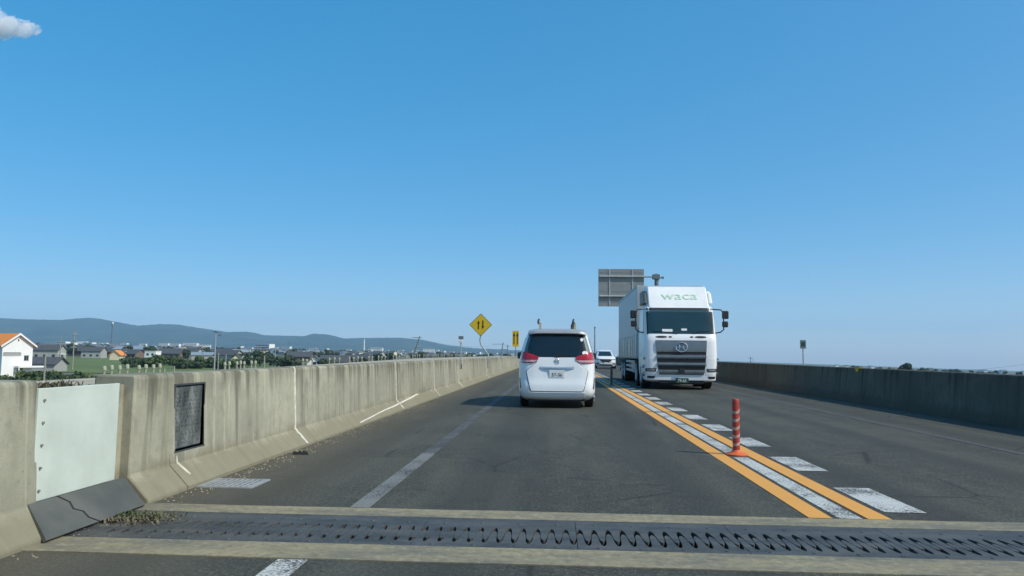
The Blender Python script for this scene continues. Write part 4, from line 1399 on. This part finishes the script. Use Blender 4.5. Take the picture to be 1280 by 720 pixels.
# ------------------------------------------------------------------ trees and shrubs
def crown_mesh(name, seed, R_, H, n, leaf, z0, mat, flat=0.75):
    g = random.Random(seed)
    m = MB()
    lobes = []
    for k in range(9):
        a = g.uniform(0, 6.28); r = R_*g.uniform(0.15, 0.62)
        lobes.append((r*math.cos(a), r*math.sin(a), z0 + H*g.uniform(0.25, 0.78), R_*g.uniform(0.32, 0.55)))
    for k in range(n):
        lx, ly, lz, lr = g.choice(lobes)
        while True:
            d = Vector((g.uniform(-1, 1), g.uniform(-1, 1), g.uniform(-1, 1)))
            if 0.3 < d.length < 1: break
        d = d.normalized()*(lr*g.uniform(0.7, 1.08))
        p = Vector((lx+d.x, ly+d.y, lz+d.z*flat*H/R_*0.5))
        nrm = (d.normalized() + Vector((g.uniform(-1, 1), g.uniform(-1, 1), g.uniform(-0.6, 1)))*0.9).normalized()
        u = nrm.orthogonal().normalized()
        w = nrm.cross(u)
        s = leaf*g.uniform(0.6, 1.4)
        m.add([p-u*s-w*s*0.5, p+u*s*0.9-w*s*0.6, p+u*s*0.7+w*s*0.6, p-u*s*0.8+w*s*0.5], [(0, 1, 2, 3)])
    me = bpy.data.meshes.new(name)
    me.from_pydata(m.v, [], m.f)
    me.materials.append(mat)
    return me
CR = [crown_mesh('crown', 1, 4.2, 5.5, 900, 0.42, 1.2, M['leaf']), crown_mesh('crown', 2, 3.4, 6.5, 900, 0.40, 1.0, M['leaf']), crown_mesh('crown', 3, 4.6, 4.6, 900, 0.42, 0.8, M['leaf'])]
SH = [crown_mesh('crown', 4, 1.9, 2.0, 500, 0.20, 0.0, M['leaf2']), crown_mesh('crown', 5, 2.3, 1.7, 500, 0.22, 0.0, M['leaf']), crown_mesh('crown', 6, 1.7, 2.2, 500, 0.20, 0.0, M['leaf2'])]
def trunk_mesh(h, r):
    m = MB().tube([(0, 0, -0.3), (0.05, 0, h*0.4), (-0.05, 0.05, h*0.8), (0, 0, h)], [r, r*0.8, r*0.6, r*0.25], 7)
    for a in (0.3, 2.4, 4.4):
        m.tube([(0, 0, h*0.45), (math.cos(a)*h*0.2, math.sin(a)*h*0.2, h*0.7), (math.cos(a)*h*0.32, math.sin(a)*h*0.32, h*0.92)], [r*0.45, r*0.3, r*0.12], 5)
    return m.mesh('trunk', M['bark'])
TRK = trunk_mesh(4.5, 0.28)
STK = trunk_mesh(1.3, 0.06)
def tree(name, label, x, y, z, crown, trunk, s, g=None, sz=None, group=None, cat='tree'):
    t = thing(name, label, cat, (x, y, z), (x*7.1+y) % 6.28, group)
    link('crown', crown, t)
    link('trunk', trunk, t)
    t.scale = (s, s, sz or s)
    return t
def plant(px, y, label, kind=0, s=1.0, sz=None, name='tree', group=None, up=0.0):
    p = at(px, 440, y)
    if name == 'tree': return tree('tree', label, p.x, y, plain_z(p.x)+up, CR[kind], TRK, s, sz=sz, group=group)
    return tree('shrub', label, p.x, y, plain_z(p.x)+up, SH[kind], STK, s, sz=sz, group=group, cat='shrub')
plant(252, 520, 'broad dark round tree rising over the roofs left of the lamp pole', 2, 1.35, 1.3)
plant(185, 430, 'small dark round tree rising above the roofs near the white block house', 0, 0.85, 1.05)
plant(92, 520, 'dark bushy tree behind the near utility pole', 0, 1.2, 1.15)
plant(325, 300, 'dense dark tree just beyond the parapet top left of the white gable house', 1, 1.0)
plant(347, 280, 'low dark tree right of the dense one beyond the parapet', 2, 1.0, 0.8)
plant(432, 380, 'small dark tree beside the long dark roofs', 1, 0.75)
plant(490, 420, 'dark tree by the leaning utility pole', 0, 1.0)
plant(602, 420, 'low dark tree under the bent-post sign', 2, 1.1, 0.9)
plant(745, 240, 'dark tree at the road edge beside the oncoming car', 1, 1.0, 1.0)
g = random.Random(4)
SG = 'shrubs along the fields below'
for i, px in enumerate([6, 24, 38, 48, 52, 60, 66, 72, 76, 84, 90, 98, 108, 120]):
    plant(px, 118 + g.uniform(-6, 10), 'leafy green shrub on the near field edge by the orange-roofed house', i % 3, g.uniform(1.0, 1.4), g.uniform(1.0, 1.5), 'shrub', SG)
for i in range(26):
    px = 158 + i*5.6 + g.uniform(-2, 2)
    plant(px, 255 + g.uniform(-20, 25), 'dark bushy shrub in the hedge between the field and the roofs', i % 3, g.uniform(1.3, 2.0), g.uniform(1.4, 2.2), 'shrub', 'hedge between the field and the roofs')
for i in range(34):
    px = 298 + i*9.5 + g.uniform(-4, 4)
    if 378 < px < 408: continue
    plant(px, 230 + g.uniform(-20, 110), 'small far tree among the roofs beyond the parapet', i % 3, g.uniform(0.5, 0.8), None, 'tree', 'small far trees among the roofs')
for i in range(190):
    px = g.uniform(30, 640)
    plant(px, g.uniform(390, 1400), 'small far tree among the roofs beyond the parapet', i % 3, g.uniform(0.7, 1.25), g.uniform(0.75, 1.2), 'tree', 'small far trees among the roofs')
# right-hand side, above the parapet
for i, (px, y, s, sz, k) in enumerate(((1130, 400, 1.0, 1.22, 0), (1122, 410, 0.9, 1.06, 2), (1139, 405, 0.85, 1.0, 2), (1113, 420, 0.7, 0.85, 1), (1100, 430, 0.7, 0.86, 2), (1150, 420, 0.7, 0.9, 0))):
    plant(px, y, ('round dark tree rising highest over the right parapet', 'dark tree left of the round one over the right parapet', 'dark tree right of the round one over the right parapet', 'small tree at the left end of the clump over the right parapet', 'low bush-like tree left of the clump over the right parapet', 'low tree right of the clump over the right parapet')[i], k, s*0.9, sz*1.25)
for i in range(44):
    px = g.uniform(1040, 1290)
    plant(px, g.uniform(500, 1200), 'tiny far tree on the plain over the right parapet', i % 3, g.uniform(0.8, 1.3), g.uniform(0.6, 1.1), 'tree', 'tiny far trees over the right parapet')

# ------------------------------------------------------------------ houses
def gable_house(w, l, h, rh, wall, roof, wins=True, eave=0.5):
    """w across (x), l deep (y); ridge runs along x; parts at origin"""
    out = []
    m = MB().box(-w/2, w/2, -l/2, l/2, -1.0, h)
    m.prism([(-l/2, h), (l/2, h), (0, h+rh)], 'x', -w/2, w/2)
    out.append(('wall', m.mesh('wall', wall)))
    th = 0.22
    e = eave
    sl = rh/(l/2)
    m = MB()
    m.prism([(-l/2-e, h-e*sl+0.02), (0, h+rh+0.02), (l/2+e, h-e*sl+0.02), (l/2+e, h-e*sl+0.02+th), (0, h+rh+th+0.05), (-l/2-e, h-e*sl+0.02+th)], 'x', -w/2-e, w/2+e)
    out.append(('roof', m.mesh('roof', roof)))
    if wins:
        m = MB()
        for fl in range(2 if h > 4.5 else 1):
            z = 1.0 + fl*2.8
            for k in range(max(2, int(w/3))):
                x = -w/2 + (k+0.5)*w/max(2, int(w/3))
                m = MB().box(x-0.65, x+0.65, -l/2-0.04, -l/2+0.02, z, z+1.2)
                out.append(('window', m.mesh('window', M['win'])))
    return out
def flat_block(w, l, h, wall, floors):
    out = [('wall', MB().box(-w/2, w/2, -l/2, l/2, -1, h).box(-w/2-0.15, w/2+0.15, -l/2-0.15, l/2+0.15, h, h+0.5).mesh('wall', wall))]
    for f in range(floors):
        z = 0.9 + f*(h/floors)
        out.append(('window_band', MB().box(-w/2+0.8, w/2-0.8, -l/2-0.05, -l/2+0.02, z, z+1.3).mesh('window_band', M['win'])))
    return out
TY = {
    'dark': (gable_house(11, 8, 4.2, 2.2, M['grey_wall'], M['dark_tile']), 'far grey-walled house with a dark tiled roof on the plain beyond the parapets'),
    'dark2': (gable_house(13, 9, 3.0, 2.6, M['brown_wall'], M['dark_tile']), 'low far house with a brown wall and dark tiled roof on the plain'),
    'grey': (gable_house(10, 8, 5.2, 1.9, M['white_wall'], M['grey_tile']), 'far white-walled house with a grey roof on the plain'),
    'cream': (gable_house(9, 8, 5.0, 1.8, M['cream_wall'], M['dark_tile']), 'far cream-walled house with a dark roof on the plain'),
    'blue': (gable_house(16, 11, 4.4, 1.6, M['grey_wall'], M['blue_roof'], False), 'far shed with a grey-blue sheet roof on the plain'),
    'block': (flat_block(14, 10, 8, M['white_wall'], 3), 'far white flat-roofed block on the far plain'),
    'slab': (flat_block(26, 12, 12, M['white_wall'], 4), 'far long white building on the far plain'),
}
def house(ty, px, y, rz=0.0, s=1.0, label=None, group=True, up=0):
    parts, lab = TY[ty]
    p = at(px, 440, y)
    t = thing('building' if ty in ('block', 'slab') else 'house', label or lab, 'building' if ty in ('block', 'slab') else 'house', (p.x, y, plain_z(p.x)+up), rz, None if label else 'town ' + {'dark': 'houses with dark tiled roofs', 'dark2': 'low houses with brown walls', 'grey': 'white houses with grey roofs', 'cream': 'cream houses', 'blue': 'sheet-roofed sheds', 'block': 'white blocks', 'slab': 'long white buildings'}[ty])
    for n, me in parts: link(n, me, t)
    t.scale = (s, s, s)
    return t
# houses one can tell apart
house('dark', 62, 330, R(10), 1.01, 'dark-roofed house just right of the white house with the orange roof')
house('dark2', 105, 430, R(-6), 1.05, 'long low dark roof behind the near utility pole')
house('dark', 118, 380, R(8), 0.90, 'dark tiled house left of the small orange-roofed one')
house('dark2', 137, 450, R(2), 0.94, 'wide dark roof under the tall antenna mast')
house('dark2', 165, 400, R(-10), 0.86, 'dark roof right of the small orange-roofed house')
house('blue', 258, 345, R(25), 0.78, 'house with a sloping grey-blue roof left of the lamp pole')
house('dark', 287, 330, R(-12), 0.94, 'dark two-storey house right of the lamp pole')
house('dark2', 215, 420, R(4), 1.01, 'long dark roof right of the white block house')
house('dark', 240, 430, R(-3), 0.94, 'dark roof left of the broad round tree')
house('grey', 60, 390, R(20), 0.78, 'white-walled house with a grey roof beyond the grey shed')
house('dark2', 420, 300, R(6), 0.90, 'dark roof right of the white gable house')
house('dark2', 448, 320, R(-4), 0.94, 'long dark roof at the parapet top left of the leaning pole')
house('dark2', 376, 420, R(5), 1.01, 'dark roof behind the white gable house')
# small cream gable with an orange roof
def named_house(label, px, y, w, l, h, rh, wall, roof, rz, wins=True):
    p = at(px, 440, y)
    t = thing('house', label, 'house', (p.x, y, plain_z(p.x)), rz)
    for n, me in gable_house(w, l, h, rh, wall, roof, wins): link(n, me, t)
    return t
named_house('small cream gable house with an orange roof in the field beyond the parapet', 147.5, 345, 7, 4.6, 2.6, 1.9, M['cream_wall'], M['orange_tile'], R(102), False)
named_house('cream gable house at the right end of the row near the lamp pole', 296.5, 300, 7, 4.2, 2.6, 2.0, M['cream_wall'], M['grey_tile'], R(112), False)
wg = named_house('narrow white gable house with a dark window just above the parapet', 394.5, 215, 6, 4.8, 3.3, 2.3, M['white_wall'], M['grey_tile'], R(106), False)
MB().box(-3.06, -3.0, -0.5, 0.5, 2.9, 3.9).build('window', M['win'], wg)
p = at(191.5, 440, 345)
t = thing('building', 'small white block house with two dark windows left of the dark roofs', 'building', (p.x, 345, plain_z(p.x)), 0)
MB().box(-2.7, 2.7, -2.5, 2.5, -1, 4.6).box(-2.85, 2.85, -2.65, 2.65, 4.6, 4.85).build('wall', M['white_wall'], t)
for x in (-1.2, 1.2): MB().box(x-0.55, x+0.55, -2.56, -2.49, 2.7, 3.7).build('window', M['win'], t)
p = at(69, 440, 330)
t = thing('carport', 'low white carport at the far edge of the green field', 'shed', (p.x, 330, plain_z(p.x)), 0)
MB().box(-4, 4, -2, 2, 2.3, 2.6).build('roof', M['white_wall'], t, bevel=0.05)
MB().box(-2.6, 1.0, -1, 1, 0, 2.0).build('wall', M['white_wall'], t)
for x in (-3.8, 3.8): MB().box(x-0.15, x+0.15, -1.9, -1.6, -0.3, 2.3).build('post', M['white_wall'], t)
# scattered town, thicker with distance
g = random.Random(12)
for i in range(150):
    u = g.random()
    y = 430/(1-u*0.72)
    px = g.uniform(25, 640)
    if px > 300 and y < 640: y += 300
    if y < 430 and 60 < px < 300 and g.random() < 0.5: y += 120
    ty = g.choice(('dark', 'dark', 'dark2', 'dark2', 'grey', 'grey', 'cream', 'blue', 'grey'))
    house(ty, px, y, R(g.uniform(-25, 25) + (90 if g.random() < 0.45 else 0)), g.uniform(0.65, 1.1))
for i in range(70):
    y = g.uniform(1100, 2700)
    px = g.choice((g.uniform(70, 130), g.uniform(150, 260), g.uniform(265, 420), g.uniform(400, 640), g.uniform(480, 640)))
    house(g.choice(('block', 'block', 'slab', 'grey')), px, y, R(g.uniform(-20, 20)), g.uniform(0.7, 1.15))
for i in range(12):
    house(g.choice(('grey', 'grey', 'dark', 'cream')), g.uniform(1040, 1290), g.uniform(1300, 2300), R(g.uniform(-25, 25)), g.uniform(0.8, 1.1))

# white two-storey house with the orange roof
p = at(22.5, 440, 150)
hz = plain_z(p.x)
HZ = at(23, 468, 150).z - hz
wh = thing('white_house', 'white two-storey house with an orange tiled roof at the left edge', 'house', (p.x, 150, hz), R(66))
h_e, h_r, hw, dl_ = 6.9, 9.15, 3.05, 8.0
m = MB().box(-hw, hw, 0, dl_, -0.5, h_e)
m.prism([(-hw, h_e), (hw, h_e), (0, h_r)], 'y', 0, dl_)
m.build('wall', M['white_wall'], wh)
sl = (h_r-h_e)/hw
for sx in (-1, 1):
    e = 0.55
    P = [(0, h_r+0.02), (sx*(hw+e), h_e-e*sl+0.02), (sx*(hw+e), h_e-e*sl+0.25), (0, h_r+0.30)]
    MB().prism(P, 'y', -0.45, dl_+0.45).build('roof', M['orange_tile'] if sx < 0 else M['orange_tile'], wh)
    P2 = [(0, h_r-0.06), (sx*(hw+e+0.03), h_e-e*sl-0.05), (sx*(hw+e+0.03), h_e-e*sl+0.30), (0, h_r+0.36)]
    MB().prism(P2, 'y', -0.62, -0.452).build('verge_board', M['white_wall'], wh)
o = MB().box(1.35, 2.25, -0.06, 0.02, 3.75, 4.75).build('window', M['win'], wh)
MB().box(1.25, 2.35, -0.09, -0.05, 3.65, 3.75).box(1.25, 2.35, -0.09, -0.05, 4.75, 4.85).box(1.78, 1.82, -0.08, -0.061, 3.75, 4.75).build('frame', M['grey_wall'], o)
o = MB().box(-2.9, 0.7, -0.06, 0.02, 4.7, 5.35).build('shutter_box', M['grey_wall'], wh)
MB().box(-2.8, 0.6, -0.09, -0.055, 5.3, 5.42).build('rain_hood', M['dark_tile'], wh)
MB().box(-0.1, 0.1, -0.05, 0.02, h_r-1.4, h_r-0.9).build('vent', M['win'], wh)
MB().box(-0.6, hw+2.0, -1.7, 0.0, 2.25, 2.6).build('porch_roof', M['white_wall'], wh)
for x in (-0.4, hw+1.8): MB().box(x-0.1, x+0.1, -1.6, -1.4, -0.3, 2.25).build('porch_post', M['white_wall'], wh)
MB().box(0.1, 1.2, -0.06, 0.02, 0.1, 2.1).build('door', M['brown_wall'], wh)
p = at(52, 440, 175)
named_house('dark grey shed roof beside the white house with the orange roof', 55, 190, 9, 7, 2.0, 1.6, M['grey_wall'], M['dark_tile'], R(10), False)

# ------------------------------------------------------------------ poles and masts
def upole(label, px, y, top_py, r=0.16, arms=(), lean=0.0, mat=None, rake=0.0, name='utility_pole', base_py=None):
    p = at(px, 440, y)
    base = plain_z(p.x) - 0.3
    top = at(px, top_py, y).z
    t = thing(name, label, 'pole', (p.x, y, base))
    h = top-base
    MB().tube([(0, 0, 0), (lean*h*0.5, 0, h*0.5), (lean*h, 0, h)], [r*1.1, r, r*0.75], 8).build('pole', mat or M['post_conc'], t, smooth=40)
    for (dz, L, off_) in arms:
        a = MB().box(lean*(h-dz)-L/2+off_, lean*(h-dz)+L/2+off_, -0.09, 0.09, h-dz-0.07, h-dz+0.07).build('cross_arm', M['galv_dark'], t)
        m = MB()
        for k in range(3):
            x = lean*(h-dz)-L/2+off_+L*(k+0.5)/3
            m.tube([(x, 0, h-dz+0.07), (x, 0, h-dz+0.32)], [0.07, 0.05], 6)
        m.build('insulators', M['reflect'], a)
    return t
upole('near concrete utility pole with cross arms over the green field', 92, 205, 412, 0.17, ((3.2, 2.2, 0), (1.5, 1.6, 0.2), (5.2, 1.3, 0)))
upole('thin plain pole between the white house and the near utility pole', 75.5, 215, 419, 0.14)
upole('short pale pole standing close beyond the parapet by the shrubs', 57.5, 60, 443, 0.085)
upole('tall dark antenna mast with a bulb top rising before the hills', 139, 620, 404, 0.55, mat=M['galv_dark'], name='antenna_mast')
t = upole('grey street lamp pole with two arms beyond the parapet', 269, 150, 415, 0.15, mat=M['galv'], name='lamp_pole')
h = at(269, 415, 150).z - t.location.z
MB().tube([(0, 0, h-0.1), (0.6, 0, h-0.05), (1.1, 0, h-0.25)], 0.06, 6).build('lamp_arm', M['galv_dark'], t)
MB().box(-0.5, 0.35, -0.15, 0.15, h-0.08, h+0.14).build('lamp_head', M['galv_dark'], t)
MB().box(0.5, 1.2, -0.15, 0.15, h-0.75, h-0.55).build('lamp_head', M['galv_dark'], t)
upole('short pale pole just right of the lamp pole', 273.5, 120, 441, 0.11)
upole('slim grey pole right of the dark two-storey house', 283, 180, 443, 0.12, mat=M['galv'])
upole('pale square post standing above the parapet left of the white gable house', 331, 90, 444.5, 0.12)
upole('thin grey pole behind the dense dark tree', 344.5, 300, 433, 0.16, mat=M['galv'])
upole('thin white chimney tower far off in the town', 455, 1500, 424, 1.3, mat=M['white_wall'], name='tower')
upole('leaning utility pole with uneven cross arms in the town', 507, 200, 420, 0.20, ((0.4, 2.6, -0.6), (3.0, 2.0, 0.4), (4.2, 1.6, 0.6)), lean=0.32, mat=M['galv_dark'])
upole('dark utility pole with a long cross arm between the two yellow signs', 623, 260, 428, 0.20, ((0.6, 4.5, -1.5), (2.4, 3.0, 0.6)), lean=0.14, mat=M['galv_dark'])
upole('thin pole with a cross arm far off left of the leaning pole', 360, 700, 425, 0.22, ((1.0, 3, 0),), mat=M['galv_dark'])
upole('thin dark pole over the right parapet beside the truck', 938, 300, 446, 0.16, ((0.5, 1.6, 0),), mat=M['galv_dark'])
upole('thin pale pole farther right of the truck over the right parapet', 941, 420, 448, 0.16, mat=M['galv'])
g = random.Random(31)
for i in range(16):
    px = g.uniform(150, 640)
    y = g.uniform(230, 620)
    upole('slender far utility pole standing among the roofs of the town', px, y, 443 - g.uniform(4, 12)*300/y, 0.15, ((0.5, 1.8, 0),) if i % 2 else ((0.5, 1.8, 0), (1.4, 1.4, 0.2)), mat=M['galv_dark'])['group'] = 'slender utility poles in the town'
# bulb on the mast
mst = [o for o in bpy.data.objects if o.name.startswith('antenna_mast')][0]
hb = at(139, 404, 620).z - mst.location.z
MB().tube([(0, 0, hb-2.2), (0, 0, hb-1.4), (0, 0, hb+0.4), (0, 0, hb+1.2)], [0.6, 1.2, 1.2, 0.6], 12).build('antenna_ring', M['galv'], mst, smooth=40)
# overhead wires
def wire(label, a, b, sag, r=0.025):
    a, b = Vector(a), Vector(b)
    n = 20
    pts = [a.lerp(b, i/n) - Vector((0, 0, sag*4*(i/n)*(1-i/n))) for i in range(n+1)]
    o = MB().tube(pts, r, 5).build('overhead_wire', M['galv_dark'])
    return tag(o, label, 'wire', 'overhead wires')
wire('sagging overhead wire rising to the right edge over the right parapet', at(1170, 463, 300), at(1330, 447, 240), 1.2, 0.03)
wire('overhead wire from the leaning pole towards the bent-post sign', at(514, 421, 200), at(625, 431, 260), 1.5, 0.025)
wire('overhead wire crossing before the hills left of the leaning pole', at(270, 417, 150), at(514, 424, 200), 2.0, 0.022)

# ------------------------------------------------------------------ cloud
def cloud():
    c0 = at(10, 29, 3000)
    m = MB()
    g = random.Random(3)
    me = bpy.data.meshes.new('cloud')
    bm = bmesh.new()
    for k in range(24):
        t = k/23
        mt = Matrix.Translation((-230 + 345*t, g.uniform(-45, 45), 8 - 28*t + g.uniform(-38, 38)*(1-t))) @ Matrix.Diagonal((1.2, 1, 0.9, 1)) @ Matrix.Scale((80-54*t)*g.uniform(0.7, 1.15), 4)
        bmesh.ops.create_icosphere(bm, subdivisions=4, radius=1, matrix=mt)
    for v in bm.verts:
        p = v.co
        n_ = noise.fractal(p*0.02, 0.7, 2.1, 5)
        v.co = p + Vector((n_*26, n_*14, n_*24))
    bm.to_mesh(me)
    bm.free()
    me.polygons.foreach_set('use_smooth', [True]*len(me.polygons))
    t = NT('cloud_vapour')
    nt = t.t
    nt.nodes.remove(t.b)
    v = t.n('ShaderNodeVolumePrincipled')
    v.inputs['Color'].default_value = (1, 1, 1, 1)
    v.inputs['Anisotropy'].default_value = 0.2
    f = t.noise(t.coord('Object'), 0.016, 5, 0.65)
    dn = t.math('MULTIPLY', t.ramp(f, [(0.34, 0.0), (0.66, 1.0)]), 0.07)
    t.l(dn, v.inputs['Density'])
    t.l(v.outputs[0], t.out.inputs['Volume'])
    me.materials.append(t.m)
    o = bpy.data.objects.new('cloud', me)
    COL.objects.link(o)
    o.location = c0
    tag(o, kind='stuff')
cloud()

# ------------------------------------------------------------------ haze
hz_m = NT('haze_air')
hz_m.t.nodes.remove(hz_m.b)
v = hz_m.n('ShaderNodeVolumePrincipled')
v.inputs['Color'].default_value = (0.44, 0.71, 1.0, 1)
v.inputs['Density'].default_value = 1.0e-4
v.inputs['Anisotropy'].default_value = 0.0
hz_m.l(v.outputs[0], hz_m.out.inputs['Volume'])
o = MB().box(-7800, 5200, -500, 9500, -140, 430).build('haze', hz_m.m)
tag(o, kind='stuff')
S.cycles.volume_step_rate = 4
S.cycles.volume_max_steps = 256
S.cycles.volume_bounces = 10
S.cycles.max_bounces = 12
